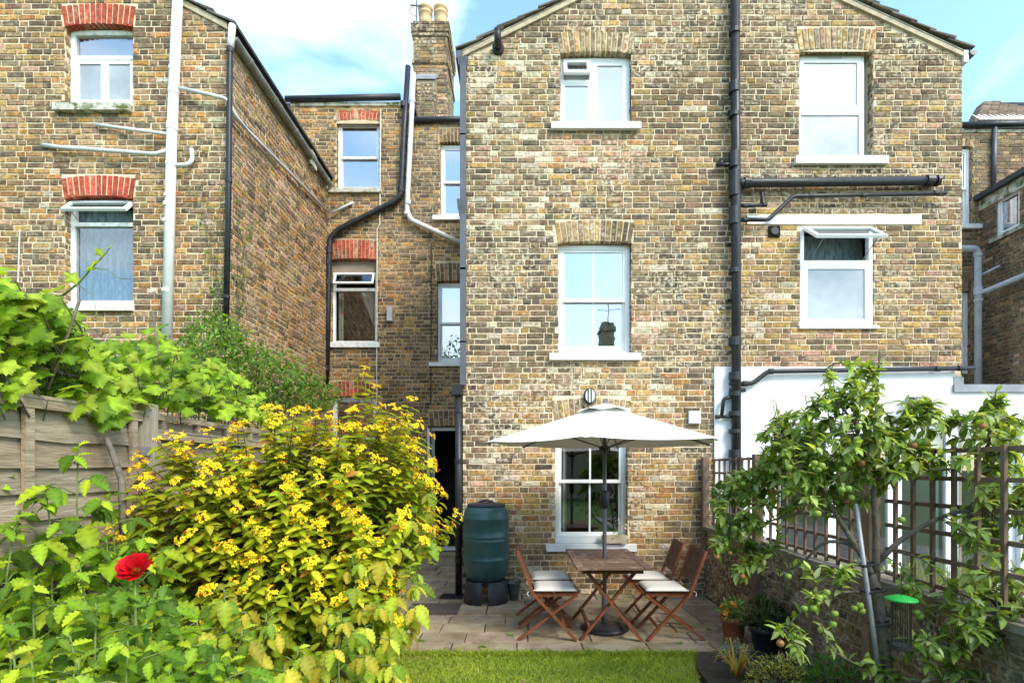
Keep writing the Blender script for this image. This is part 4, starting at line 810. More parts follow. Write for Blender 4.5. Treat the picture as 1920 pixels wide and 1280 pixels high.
tag(MB().tube([F(37, 430, .01), F(33, 560, .01)], .008, 5).build('wall_cable', 'white_cable'), 'thin white cable hanging down the wall beside the net curtained window', 'cable')
# grey soil pipe by the right house
gp = pipe_thing('soil_pipe', 'pale grey soil pipe with bent top standing in the corner above the lead coping', [P(1800, 466, 10.3), P(1828, 466, 10.3), P(1834, 474, 10.3), P(1834, 745, 10.3)], .06, 'grey_pipe', [(P(1834, 478, 10.3), (0, 0, 1), .06), (P(1834, 546, 10.3), (0, 0, 1), .14), (P(1834, 563, 10.3), (0, 0, 1), .05)])
elbow_run(gp, 'branch_pipe', [P(1836, 549, 10.3), P(1850, 545, 10.2), P(1925, 514, 9.62)], .05, 'grey_pipe'); elbow_run(gp, 'branch_pipe', [P(1838, 516, 10.3), P(1875, 498, 10.1)], .022, 'grey_pipe')

# ------------------------------------------------------------------ wooden fence
fence = thing('wooden_fence', 'weathered grey overlap panel fence with vine along its top', 'fence', (FX, 4.2, 0))
FT = PZ(738, 2300 / 970)      # top of the fence
def fcol(): k = random.uniform(.72, 1.2); return (k, k * random.uniform(.94, 1.02), k * random.uniform(.86, 1.0))
def panel(y0, y1, top, toprail=True):
    z = top - .06; bh = .135; k = 0
    while z > .1:
        n = 7; m = MB(); vs = []; ph = random.uniform(0, 6)
        for i in range(n + 1):       # waney lower edge
            y = y0 + (y1 - y0) * i / n; zz = z - bh + .006 * math.sin(y * 5 + ph) + random.uniform(-.006, .006)
            vs += [(FX + .008, y, z + .015), (FX + .030, y, zz), (FX + .016, y, zz), (FX - .004, y, z + .015)]
        fs = []
        for i in range(n):
            for a, b in ((0, 1), (1, 2), (2, 3), (3, 0)): fs.append((4 * i + a, 4 * i + 4 + a, 4 * i + 4 + b, 4 * i + b))
        m.add(vs, fs, fcol()); m.build('board', 'fence_wood', fence); z -= bh - .004
    for y in (y0 + .025, (y0 + y1) / 2 + .16, y1 - .06):
        m = MB(); m.box(FX + .028, FX + .052, y - .022, y + .022, .08, top - .045, fcol()); m.build('batten', 'fence_wood', fence)
    m = MB(); m.box(FX + .024, FX + .056, y0, y1, top - .05, top - .005, fcol()); m.build('top_rail', 'fence_wood', fence)
    m = MB(); m.box(FX - .01, FX + .06, y0, y1, top - .004, top + .012, fcol()); m.build('capping', 'fence_wood', fence)
yp = 2300 / (970 - 264)
panel(yp - 1.85, yp - .06, FT); panel(yp + .06, yp + 1.85, FT - .10); panel(yp + 1.97, yp + 3.75, FT - .10); panel(yp - 3.7, yp - 1.95, FT)
# open strip above the second panel
z0_, z1_ = FT - .085, FT + .01
for a, b in ((yp + .06, yp + 1.85),):
    m = MB(); m.box(FX - .03, FX + .0, a, b, FT - .02, FT + .015, fcol()); m.build('strip_rail', 'fence_wood', fence)
    m = MB(); m.box(FX - .06, FX - .04, a, b, FT - .1, FT - .022, fcol()); m.build('board', 'fence_wood', fence)
    for k in range(5): y = a + .15 + k * .38; m = MB(); m.box(FX - .035, FX - .005, y, y + .035, FT - .09, FT - .021, fcol()); m.build('batten', 'fence_wood', fence)
for y in (yp, yp + 1.91, yp - 1.9, yp + 3.8):
    m = MB(); m.box(FX - .05, FX + .07, y - .055, y + .055, 0, PZ(757, yp) if y == yp else FT + .03); m.build('post', 'fence_post', fence)
m = MB(); m.box(FX + .071, FX + .078, yp - .10, yp - .02, PZ(855, yp), PZ(838, yp)); m.build('clip', 'galv', fence)
dw = tag(MB().tube([P(232, 1000, 2.75), P(228, 900, 2.8), P(215, 860, 2.84), P(200, 822, 2.88)], [.018, .017, .016, .014], 8).build('dead_branch', 'bark', smooth=True), 'bare broken brown branch standing against the fence panel', 'branch')

# ------------------------------------------------------------------ low brick wall and trellis
lw = thing('garden_wall', 'low dirty brick garden wall carrying the trellis beside the apple tree', 'wall', (TX, 4.5, 0)); Wg = Wall((TX - .07, YW, 0), (0, -1, 0), (-1, 0, 0)); HW = .86
m = MB(); m.box(TX - .07, TX + .12, 1.2, YW, 0, HW); m.build('core', 'mortar_dirty', lw)
gb = lay_bricks(Wg, 5.6, 0, HW - .02, lambda a, z: pick({'D': 3, 'M': 3, 'G': 2.4, 'B': 2, 'T': 1}))
emit_bricks([(Wg, gb)], lw, 'stock_brick', 290, lambda W_, b: abs(b[0] - 2.2) - (.3 if b[1] - b[0] > .2 else 0))
for k in range(10):
    y = YW - k * .56; m = MB(); m.box(TX - .10, TX + .15, y - .553, y - .004, HW - .002, HW + .045 + random.uniform(-.004, .006), (.26, .23, .18)); m.build('coping_stone', 'slab', lw)
tr = thing('trellis', 'brown square lattice trellis standing on the low brick wall', 'trellis', (TX, 4.5, HW)); TT = 1.76
def tcol(): k = random.uniform(.8, 1.25); return (k, k * .98, k * .95)
posts = [6.93, 5.42, 3.68, 1.95]
for y in posts: m = MB(); m.box(TX - .045, TX + .035, y - .04, y + .04, .02 if y != 6.93 else .5, TT + .04); m.v = [(x - .075, yy, z) for x, yy, z in m.v]; m.c = [tcol()] * 6; m.build('post', 'trellis_wood', tr)
for a, b in zip(posts[:-1], posts[1:]):
    nz_ = 6
    for i in range(nz_):
        z = HW + .09 + (TT - HW - .09) * i / (nz_ - 1); m = MB(); m.box(TX - .012, TX + .012, b + .04, a - .04, z - .013, z + .013, tcol()); m.build('lattice_rail', 'trellis_wood', tr)
    n = int((a - b) / .155); 
    for i in range(1, n): y = b + (a - b) * i / n; m = MB(); m.box(TX - .032, TX - .0125, y - .0115, y + .0115, HW + .05, TT + .02, tcol()); m.build('lattice_bar', 'trellis_wood', tr)

# ------------------------------------------------------------------ water butt
bt = thing('water_butt', 'dark green ribbed plastic water butt on a black stand against the wall', 'water butt', (-.39, 6.69, 0)); c = (-.39, 6.69, 0)
pr = [(.20, .25), (.235, .29), (.265, .38), (.277, .46), (.282, .50)]
def rib(z): return [(.284, z), (.291, z + .012), (.291, z + .022), (.283, z + .034)]
pr += rib(.52) + [(.286, .60)] + rib(.75) + rib(.80) + [(.286, .90)] + rib(1.02) + [(.279, 1.10), (.262, 1.15), (.238, 1.175), (.232, 1.185)]
m = MB(); m.lathe(pr, c, 40); m.build('barrel', 'barrel_green', bt, True)
m = MB(); m.lathe([(.238, 1.18), (.242, 1.19), (.24, 1.205), (.2, 1.22), (.08, 1.235), (.0, 1.235)], c, 32); ld = m.build('lid', 'black_plastic', bt, True)
m = MB(); m.tube([(c[0] - .1 + .2 * i / 8, c[1] - .05, 1.225 + .035 * math.sin(math.pi * i / 8)) for i in range(9)], .012, 6); m.build('handle', 'black_plastic', ld, True)
for s in (-1, 1):              # the stand: two bowed black lobes and a deck
    m = MB(); n = 14; vs = []
    for z, k in ((0, 1.0), (.02, 1.0), (.27, .93), (.275, .9)):
        for i in range(n + 1):
            t = -math.pi / 2 + s * (.14 + 1.15 * i / n); r = .285 * k * (1 + .05 * math.sin(math.pi * i / n)); vs.append((c[0] + r * math.cos(t), c[1] + r * math.sin(t), z))
    fs = [(r * (n + 1) + i, r * (n + 1) + i + 1, (r + 1) * (n + 1) + i + 1, (r + 1) * (n + 1) + i) for r in range(3) for i in range(n)]
    k = len(vs); vs += [(c[0] + s * .05, c[1] - .12, 0), (c[0] + s * .05, c[1] - .12, .27), (c[0] + s * .2, c[1] + .12, 0), (c[0] + s * .2, c[1] + .12, .27)]
    fs += [(0, k, k + 1, 2 * (n + 1)), (n, k + 2, k + 3, 2 * (n + 1) + n)]
    m.add(vs, fs); m.build('stand_leg', 'black_plastic', bt, True)
m = MB(); m.lathe([(.24, .235), (.25, .25), (.23, .262)], c, 28); m.build('stand_deck', 'black_plastic', bt)
m = MB(); m.tube([(c[0], c[1] - .26, .36), (c[0], c[1] - .33, .36), (c[0], c[1] - .335, .325)], .016, 8); m.build('tap', 'black_plastic', bt, True)
cn = thing('metal_bucket', 'small dark ribbed bucket standing beside the water butt', 'bucket', (-.045, 6.72, 0)); c = (-.045, 6.72, 0)
m = MB(); m.lathe([(.055, 0), (.058, .005), (.066, .08), (.07, .085), (.07, .095), (.078, .16), (.082, .165), (.082, .178), (.085, .21), (.09, .215), (.088, .222), (.078, .21), (.06, .03)], c, 22); m.build('pail', 'can_metal', cn, True)
m = MB(); m.tube([(c[0] + .085 * math.cos(t * math.pi / 8), c[1] + .01, .215 + .05 * math.sin(t * math.pi / 8)) for t in range(9)], .005, 6); m.build('handle', 'black_iron', cn)
# manhole and drain
mh = thing('manhole_cover', 'brown metal manhole cover set in the paving by the yellow flowering shrub', 'manhole', (-.98, 6.27, 0))
m = MB(); m.box(-1.28, -.68, 6.02, 6.52, -.03, .010); m.build('rim', 'manhole', mh); m = MB(); m.box(-1.25, -.71, 6.05, 6.49, .011, .016); m.build('cover', 'manhole', mh)
gd = thing('drain_grate', 'small dark square drain grate at the foot of the downpipe', 'drain', (-.83, 6.86, 0)); m = MB(); m.box(-.98, -.70, 6.76, 6.97, -.02, .022); m.build('rim', 'black_plastic', gd)
for i in range(5): m = MB(); m.box(-.96, -.72, 6.78 + i * .037, 6.80 + i * .037, .023, .03); m.build('bar', 'black_iron', gd)

# ------------------------------------------------------------------ table, parasol, chairs
UX, UY = .90, 5.50
tb = thing('garden_table', 'weathered dark wooden folding table with crossed legs around the parasol pole', 'table', (UX, UY, 0)); TH = .74; tx, ty = .35, .585
def wcol(): k = random.uniform(.75, 1.3); return (k, k, k)
for s in (-1, 1):
    m = MB(); m.box(UX + s * tx - (.075 if s > 0 else 0), UX + s * tx + (0 if s > 0 else .075), UY - ty, UY + ty, TH - .025, TH, wcol()); m.build('border_board', 'table_wood', tb)
n = 13; wv = 2 * ty / n
for i in range(n):
    y = UY - ty + i * wv; 
    for (xa_, xb_) in (((UX - tx + .078), (UX - .03)), ((UX + .03), (UX + tx - .078))) if i == n // 2 else (((UX - tx + .078), (UX + tx - .078)),):
        m = MB(); m.box(xa_, xb_, y + .003, y + wv - .003, TH - .022, TH - .002 + random.uniform(-.001, .001), wcol()); m.build('slat', 'table_wood', tb)
for s in (-1, 1): m = MB(); m.box(UX - tx + .06, UX + tx - .06, UY + s * (ty - .13) - .02, UY + s * (ty - .13) + .02, TH - .075, TH - .026); m.build('apron_rail', 'chair_wood', tb)
for s in (-1, 1):
    yb = UY + s * .36
    for k, sg in ((0, 1), (1, -1)):
        m = MB(); m.bar((UX - sg * .29, yb + k * .024 * s, .005), (UX + sg * .26, yb + k * .024 * s, TH - .05), .022, .055, (0, 1, 0)); m.v = [v for v in m.v]; m.build('leg', 'chair_wood', tb)
for sg in (-1, 1):
    m = MB(); m.bar((UX + sg * .2, UY - .36, .12), (UX + sg * .2, UY + .36, .12), .03, .03); m.build('stretcher', 'chair_wood', tb)
um = thing('parasol', 'open cream hexagonal parasol on a grey pole through the table', 'parasol', (UX, UY, 0)); RU = 1.22; zr, za = 1.92, 2.30
angs = [R(-13 + 60 * k) for k in range(6)]; V = [Vector((UX + RU * math.cos(a), UY - RU * math.sin(a), zr)) for a in angs]; top = Vector((UX, UY, za))
m = MB(); NS = 8
for k in range(6):
    a, b = V[k], V[(k + 1) % 6]; g = []
    for i in range(NS + 1):
        t = .08 + .92 * i / NS; row = []
        for j in range(NS + 1):
            u = j / NS; p = top.lerp(a, t) * (1 - u) + top.lerp(b, t) * u; sag = math.sin(math.pi * u) * t; p = p + Vector((0, 0, -.022 * sag)); 
            if i == NS: p = p.lerp(Vector((UX, UY, p.z)), .025 * math.sin(math.pi * u)) 
            row.append(p)
        g.append(row)
    vs = [p for r in g for p in r]; fs = [(i * (NS + 1) + j, i * (NS + 1) + j + 1, (i + 1) * (NS + 1) + j + 1, (i + 1) * (NS + 1) + j) for i in range(NS) for j in range(NS)]
    q = MB(); q.add(vs, fs); q.build('canopy_panel', 'canvas', um, True)
    q = MB(); q.tube([top + Vector((0, 0, -.04)), a + Vector((0, 0, -.018))], .009, 6); q.build('rib', 'pole_grey', um)
    q = MB(); q.tube([Vector((UX, UY, 1.86)), top.lerp(a, .55) + Vector((0, 0, -.03))], .007, 6); q.build('strut', 'pole_grey', um)
    q = MB(); d = (a - top).normalized(); q.prism([a - d * .07 + Vector((0, 0, .004)), a + (V[(k + 1) % 6] - a).normalized() * .05 + Vector((0, 0, .002)), a + d * .012, a + (V[k - 1] - a).normalized() * .05 + Vector((0, 0, .002))], (0, 0, -.008)); q.build('corner_pocket', 'canvas', um)
q = MB(); vs = [(UX, UY, za + .03)]; nn_ = 24
for i in range(nn_): a = 2 * math.pi * i / nn_; rr = .27; vs.append((UX + rr * math.cos(a), UY + rr * math.sin(a), za - .052 + .012 * math.cos(6 * (a - angs[0]))))
q.add(vs, [(0, i + 1, (i + 1) % nn_ + 1) for i in range(nn_)]); q.build('vent_cap', 'canvas', um, True)
q = MB(); q.lathe([(.018, za + .02), (.022, za + .05), (.008, za + .07)], (UX, UY, 0), 10); q.build('finial', 'pole_grey', um)
q = MB(); q.tube([(UX, UY, .05), (UX, UY, za + .03)], .0205, 14); q.build('pole', 'pole_grey', um, True)
q = MB(); q.lathe([(.024, 1.24), (.042, 1.27), (.048, 1.40), (.035, 1.42), (.024, 1.43)], (UX, UY, 0), 14); cr = q.build('crank_housing', 'black_plastic', um, True)
q = MB(); q.tube([(UX + .03, UY - .03, 1.36), (UX + .075, UY - .04, 1.37), (UX + .08, UY - .04, 1.40)], .006, 6); q.build('crank_handle', 'galv', cr)
q = MB(); q.lathe([(.06, 1.84), (.06, 1.88), (.03, 1.89)], (UX, UY, 0), 12); q.build('runner', 'black_plastic', um)
q = MB(); q.lathe([(.235, 0.004), (.245, .012), (.24, .032), (.2, .045), (.06, .06), (.035, .065)], (UX, UY, 0), 36); bs_ = q.build('base', 'black_plastic', um, True)
q = MB(); q.lathe([(.031, .06), (.031, .36), (.026, .365)], (UX, UY, 0), 14); q.build('base_tube', 'pole_grey', bs_, True)

def make_chair():
    t = thing('folding_chair', '', 'chair', (0, 0, 0)); hw = .205
    for s in (-1, 1):
        m = MB(); y = s * hw
        m.bar((-.285, y, .86), (-.125, y, .43), .022, .045, (0, 1, 0)); m.bar((-.13, y, .445), (.28, y, .0), .022, .045, (0, 1, 0)); m.build('leg', 'chair_wood', t)
        y = s * (hw - .026); m = MB(); m.bar((.295, y, .435), (-.275, y, .0), .022, .042, (0, 1, 0)); m.build('leg', 'chair_wood', t)
        m = MB(); m.bar((-.13, s * (hw - .05), .425), (.30, s * (hw - .05), .435), .02, .035); m.build('seat_rail', 'chair_wood', t)
    for i in range(7):
        x = -.11 + i * .062; m = MB(); m.box(x, x + .05, -hw + .04, hw - .04, .445, .458); m.build('seat_slat', 'chair_wood', t)
    d = Vector((-.16, 0, .43)).normalized(); p0 = Vector((-.125, 0, .43))
    def bp(k, y): q = p0 + d * k; return (q.x, y, q.z)
    for k0 in (.16, .435): m = MB(); m.bar(bp(k0, -hw + .011), bp(k0, hw - .011), .05, .018, Vector((d.z, 0, -d.x))); m.build('back_rail', 'chair_wood_dark', t)
    for i in range(7): y = -hw + .038 + i * (2 * hw - .076) / 6; m = MB(); m.bar(bp(.18, y), bp(.42, y), .044, .011, Vector((d.z, 0, -d.x))); m.build('back_slat', 'chair_wood_dark', t)
    m = MB(); m.bar((.17, -hw, .12), (.17, hw, .12), .022, .022); m.build('stretcher', 'chair_wood', t)
    # seat cushion: rounded pad with a seam
    m = MB(); NX, NY = 12, 12; top_, bot = [], []
    for i in range(NX + 1):
        for j in range(NY + 1):
            u, v = -1 + 2 * i / NX, -1 + 2 * j / NY; x = .085 + u * .205; y = v * .20; k = (1 - abs(u) ** 6) * (1 - abs(v) ** 6)
            seam = .006 * math.exp(-(u * 9) ** 2) * 0; top_.append((x, y, .478 + .026 * k ** .5 - seam)); bot.append((x, y, .472 - .012 * k ** .5))
    q = NX + 1; f = []
    for i in range(NX):
        for j in range(NY): a = i * (NY + 1) + j; f += [(a, a + NY + 1, a + NY + 2, a + 1), (a + q * q + 1, a + q * q + NY + 2, a + q * q + NY + 1, a + q * q)]
    for i in range(NX):
        for a, b in ((i * q, (i + 1) * q), ((i + 1) * q + NY, i * q + NY), (i + 1, i), (NX * q + i, NX * q + i + 1)): f.append((a, a + q * q, b + q * q, b))
    m.add(top_ + bot, f); cu = m.build('cushion', 'cushion', t, True)
    for s in (-1, 1): m = MB(); m.tube([(-.11, s * .17, .475), (-.16, s * .2, .48), (-.19, s * .215, .455), (-.175, s * .235, .43)], .004, 5); m.build('tie', 'cushion', cu)
    return t
ch0 = make_chair()
spec = [((.285, 5.33), 0, 'brown folding chair with cream cushion between water butt and table, on lawn side'), ((.275, 5.86), 3, 'brown folding chair with cream cushion between water butt and table, on wall side'),
        ((1.53, 5.33), 180, 'brown folding chair with cream cushion between table and trellis, on lawn side'), ((1.49, 5.86), 177, 'brown folding chair with cream cushion between table and trellis, on wall side')]
for i, (xy, a, lb) in enumerate(spec):
    o = ch0 if i == 0 else copy_tree(ch0); o.location = (xy[0], xy[1], .004); o.rotation_euler = (0, 0, R(a)); o['label'] = lb; o['group'] = 'folding chairs around the table'
# window trough on the ground floor sill
wt = thing('window_trough', 'small pale wooden trough of trailing flowers on the ground floor sill', 'planter', (1.30, 6.93, PZ(1017, 6.93)))
m = MB(); m.box(1.10, 1.42, 6.88, 6.985, PZ(1017, 6.93), PZ(1003, 6.93)); m.build('trough', 'fillet', wt)
#--PART4--
# ------------------------------------------------------------------ foliage tools
rnd = random.Random(11)
def U(a, b): return rnd.uniform(a, b)
def rvec():
    while True:
        v = Vector((U(-1, 1), U(-1, 1), U(-1, 1)))
        if .05 < v.length < 1: return v.normalized()
def leaf_ovate(w=.5, fold=.25, curl=.25):
    ts = [(0, .0), (.12, .55), (.38, 1.0), (.7, .72), (1, 0)]; vs = []; 
    for t, k in ts:
        x = w / 2 * k; z = -curl * t * t; vs += [(-x, t, z + fold * x), (0, t, z), (x, t, z + fold * x)]
    fs = []
    for i in range(4): a = 3 * i; fs += [(a, a + 1, a + 4, a + 3), (a + 1, a + 2, a + 5, a + 4)]
    fs[0] = (1, 4, 3); fs[1] = (1, 5, 4); fs[6] = (9, 10, 13); fs[7] = (10, 11, 13)
    return vs, fs, [.88, 1.3, .88] * 5
def leaf_serrate(w=.62, fold=.2, curl=.3, n=10):
    """toothed leaflet with pleated side veins"""
    vs = []; fs = []; L_ = []; M_ = []; R_ = []
    for i in range(n + 1):
        t = i / n; k = math.sin(math.pi * (t ** .82)) ** .85 * (1.08 - .15 * t) if 0 < t < 1 else 0; k *= (1.0 if i % 2 else .86); z = -curl * t * t + (.035 if i % 2 else -.03)
        M_.append(len(vs)); vs.append((0, t, -curl * t * t - .01)); x = w / 2 * k
        L_.append(len(vs)); vs.append((-x, min(1, t + .05), z + fold * x)); R_.append(len(vs)); vs.append((x, min(1, t + .05), z + fold * x))
    for i in range(n): fs += [(L_[i], M_[i], M_[i + 1], L_[i + 1]), (M_[i], R_[i], R_[i + 1], M_[i + 1])]
    return vs, fs, [q for i in range(n + 1) for q in (1.35, 1.12 if i % 2 else .72, 1.12 if i % 2 else .72)]
def leaf_vine(curl=.18, seed=0):
    """five lobed toothed vine leaf, stalk at the origin"""
    q = random.Random(seed); pts = []; n = 40
    for i in range(n + 1):
        a = -math.pi * .89 + 2 * math.pi * .89 * i / n; lob = .46 + .085 * math.cos(5 * a * .93) + .05 * math.cos(a); r = lob * (1.0 if i % 2 else .87) * q.uniform(.95, 1.05)
        x, y = math.sin(a) * r, .42 + math.cos(a) * r; pts.append((x, y, -curl * (x * x * 1.2 * q.uniform(.7, 1.3) + max(0, y - .4) ** 2 * 1.4) + .045 * math.cos(5 * a) + (seed % 3 - 1) * .16 * x * abs(x)))
    vs = [(0, .06, 0), (0, .42, .02)] + pts; fs = [(1, 2 + i, 3 + i) for i in range(n)]; fs += [(1, 0, 2), (0, 1, 2 + n)]
    return vs, fs, [1.2, 1.4] + [(1.15 if math.cos(5 * .93 * (-math.pi * .89 + 2 * math.pi * .89 * i / n)) > .7 else .78) for i in range(n + 1)]
def frame(p, d, nrm, L_):
    d = d.normalized(); s = d.cross(nrm)
    if s.length < 1e-3: s = d.orthogonal()
    s.normalize(); n = s.cross(d).normalized()
    return Matrix(((s.x * L_, d.x * L_, n.x * L_, p.x), (s.y * L_, d.y * L_, n.y * L_, p.y), (s.z * L_, d.z * L_, n.z * L_, p.z), (0, 0, 0, 1)))
class Foliage:
    def __init__(s, root, shapes, cols, mat='leaf', name='leaf', rest='foliage'):
        s.root, s.shapes, s.cols, s.mat, s.name, s.rest, s.items = root, shapes, cols, mat, name, rest, []
    def add(s, p, d, n, L_, c=None):
        s.items.append((frame(p, d, n, L_), rnd.randrange(len(s.shapes)), rnd.randrange(len(s.cols)) if c is None else c, (p - Vector((0, 0, EYE))).length))
    def flush(s, budget=300):
        s.items.sort(key=lambda t: t[3]); cache = {}; rest = MB(); off = Matrix.Translation(-WL[s.root])
        for i, (M, sh, c, _) in enumerate(s.items):
            if i < budget:
                if (sh, c) not in cache: q = MB(); q.addv(*s.shapes[sh], s.cols[c]); cache[sh, c] = q.mesh(s.name, s.mat, (0, 0, 0), True)
                o = bpy.data.objects.new(s.name, cache[sh, c]); C.objects.link(o); o.parent = s.root; o.matrix_basis = off @ M; WL[o] = M.translation
            else:
                vs, fs, vk = s.shapes[sh]; k = rnd.uniform(.7, 1.3); col = tuple(x * k for x in s.cols[c]); rest.addv([M @ Vector(v) for v in vs], fs, vk, col)
        if rest.f: stuff(rest.build(s.rest, s.mat, s.root, True))
UP = Vector((0, 0, 1)); SUNV = -SUN_DIR
def limb(a, b, k=4, wob=.03, bow=Vector((0, 0, 0))):
    return [a.lerp(b, i / k) + (rvec() * wob * (0 if i in (0, k) else 1)) + bow * math.sin(math.pi * i / k) for i in range(k + 1)]

# ------------------------------------------------------------------ yellow flowering shrub (two lobes of one bush)
bx = Vector((-1.40, 3.45, 0)); hyp = thing('flowering_shrub', 'large lime green shrub covered in yellow star flowers in front of the fence', 'shrub', bx)
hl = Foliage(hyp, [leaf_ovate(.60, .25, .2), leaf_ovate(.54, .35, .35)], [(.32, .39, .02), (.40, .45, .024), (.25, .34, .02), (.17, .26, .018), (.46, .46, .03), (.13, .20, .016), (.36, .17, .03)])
st = MB(); fl_me = []; clusters = []
for s in range(5):
    q = MB(); rr = random.Random(s)
    for k in range(6):
        c = Vector((rr.uniform(-.035, .035), rr.uniform(-.035, .035), rr.uniform(-.005, .03))); ax = (Vector((c.x * 14, c.y * 14, 1)) + Vector((rr.uniform(-.4, .4), rr.uniform(-.4, .4), 0))).normalized(); u = ax.orthogonal().normalized(); v = ax.cross(u); rl_ = rr.uniform(.017, .024)
        yc = (.86, rr.uniform(.66, .80), .03)
        for p in range(5):
            a = p * 1.2566 + rr.random(); e1 = u * math.cos(a) + v * math.sin(a); e2 = u * -math.sin(a) + v * math.cos(a)
            q.add([c, c + e1 * rl_ * .55 + e2 * rl_ * .34 + ax * .004, c + e1 * rl_, c + e1 * rl_ * .55 - e2 * rl_ * .34 + ax * .004], [(0, 1, 2, 3)], yc)
        q.add([c + ax * .014] + [c + (u * math.cos(a) + v * math.sin(a)) * .007 + ax * .003 for a in (0, 2.1, 4.2)], [(0, 1, 2), (0, 2, 3), (0, 3, 1)], (.85, .42, .02))
    for k in range(6):
        c = Vector((rr.uniform(-.045, .045), rr.uniform(-.045, .045), rr.uniform(-.015, .035))); r = rr.uniform(.004, .0075)
        q.add([c + Vector(d) * r for d in ((1, 0, 0), (-1, 0, 0), (0, 1, 0), (0, -1, 0), (0, 0, 1.6), (0, 0, -1))], [(0, 2, 4), (2, 1, 4), (1, 3, 4), (3, 0, 4), (2, 0, 5), (1, 2, 5), (3, 1, 5), (0, 3, 5)], rr.choice([(.55, .16, .03), (.75, .36, .03), (.35, .07, .03)]))
    fl_me.append((q, q.mesh('flower_cluster', 'petal')))
lobes = [(Vector((-1.12, 3.62, 1.22)), Vector((.76, .66, .90)), 330), (Vector((-1.86, 3.12, 1.10)), Vector((.42, .42, .76)), 130), (Vector((-1.45, 3.3, 1.3)), Vector((.45, .45, .72)), 110), (Vector((-1.35, 3.15, .75)), Vector((.75, .35, .5)), 120)]
forks = [bx + Vector((U(-.25, .25), U(-.2, .2), U(.35, .6))) for _ in range(9)]
for f in forks: st.tube(limb(bx + Vector((U(-.06, .06), U(-.06, .06), 0)), f, 3, .02), [.022, .02, .018, .016], 7)
for cen, rad, n in lobes:
    for i in range(n):
        d = rvec(); d.z = abs(d.z) * 1.0 - .22 * (rnd.random() < .55); d.normalize(); k = U(.74, 1.12) if rnd.random() < .75 else U(.35, .8); k *= 1 + .10 * math.sin(d.x * 7 + 1) * math.cos(d.z * 6 + d.y * 4)
        tip = cen + Vector((d.x * rad.x, d.y * rad.y, d.z * rad.z)) * k
        if tip.x < FX + .12: tip.x = FX + U(.12, .3)
        px_ = VX + FPX * tip.x / tip.y
        if px_ > 812 and (rnd.random() > .14 or px_ > 862): tip.x = (U(740, 812) - VX) / FPX * tip.y
        f = min(forks, key=lambda q: (q - tip).length + U(0, .2)); path = limb(f, tip, 5, .035, Vector((0, 0, U(-.02, .08))))
        st.tube(path, [.006, .005, .004, .003, .0025, .002], 5, False)
        sd = (path[-1] - path[-3]).normalized() * .6 + UP * .5 + d * .3; sd.normalize(); ln = U(.22, .36); outer = k > .75
        for j in range(9):
            t = j / 9; p = tip - sd * ln * (1 - t) + rvec() * .012; a0 = j * 1.57 + U(-.3, .3); u = sd.orthogonal().normalized(); v = sd.cross(u)
            for s in (0, math.pi):
                e = u * math.cos(a0 + s) + v * math.sin(a0 + s); dd = (e + sd * U(.1, .55) + Vector((0, 0, -.1))).normalized(); nn = (sd * .7 + UP * .5 + SUNV * .4 + rvec() * .35)
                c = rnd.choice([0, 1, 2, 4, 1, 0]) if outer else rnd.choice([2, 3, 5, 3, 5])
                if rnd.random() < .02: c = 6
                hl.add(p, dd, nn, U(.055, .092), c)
        for j in range(3):
            p = path[2].lerp(path[4], rnd.random()) + rvec() * .05; hl.add(p, (rvec() + d * .5).normalized(), UP + rvec() * .5, U(.045, .065), rnd.choice([2, 3, 5]))
        if outer and d.z > -.3 and tip.z > .75 and rnd.random() < .9:
            for j in range(rnd.choice([1, 1, 2])):
                p = tip + rvec() * (.05 * j) + sd * .012
                ax = (sd + d * .4 + Vector((0, -.35, .2)) + rvec() * .3).normalized(); clusters.append(((p - Vector((0, 0, EYE))).length, len(clusters), rnd.choice(fl_me), frame(p, ax.orthogonal(), ax, U(.65, 1.0))))
st.build('stems', 'red_stem', hyp, True); hl.flush(300); clusters.sort(key=lambda t: t[:2]); rest_fl = MB()
for i, (_, _, (q, me), M) in enumerate(clusters):
    if i < 300: o = bpy.data.objects.new('flower_cluster', me); C.objects.link(o); o.parent = hyp; o.matrix_basis = Matrix.Translation(-bx) @ M
    else:
        k = len(rest_fl.v); rest_fl.v += [tuple(M @ Vector(v)) for v in q.v]; rest_fl.f += [tuple(j + k for j in f) for f in q.f]; rest_fl.c += q.c
if rest_fl.f: stuff(rest_fl.build('blossom', 'petal', hyp))

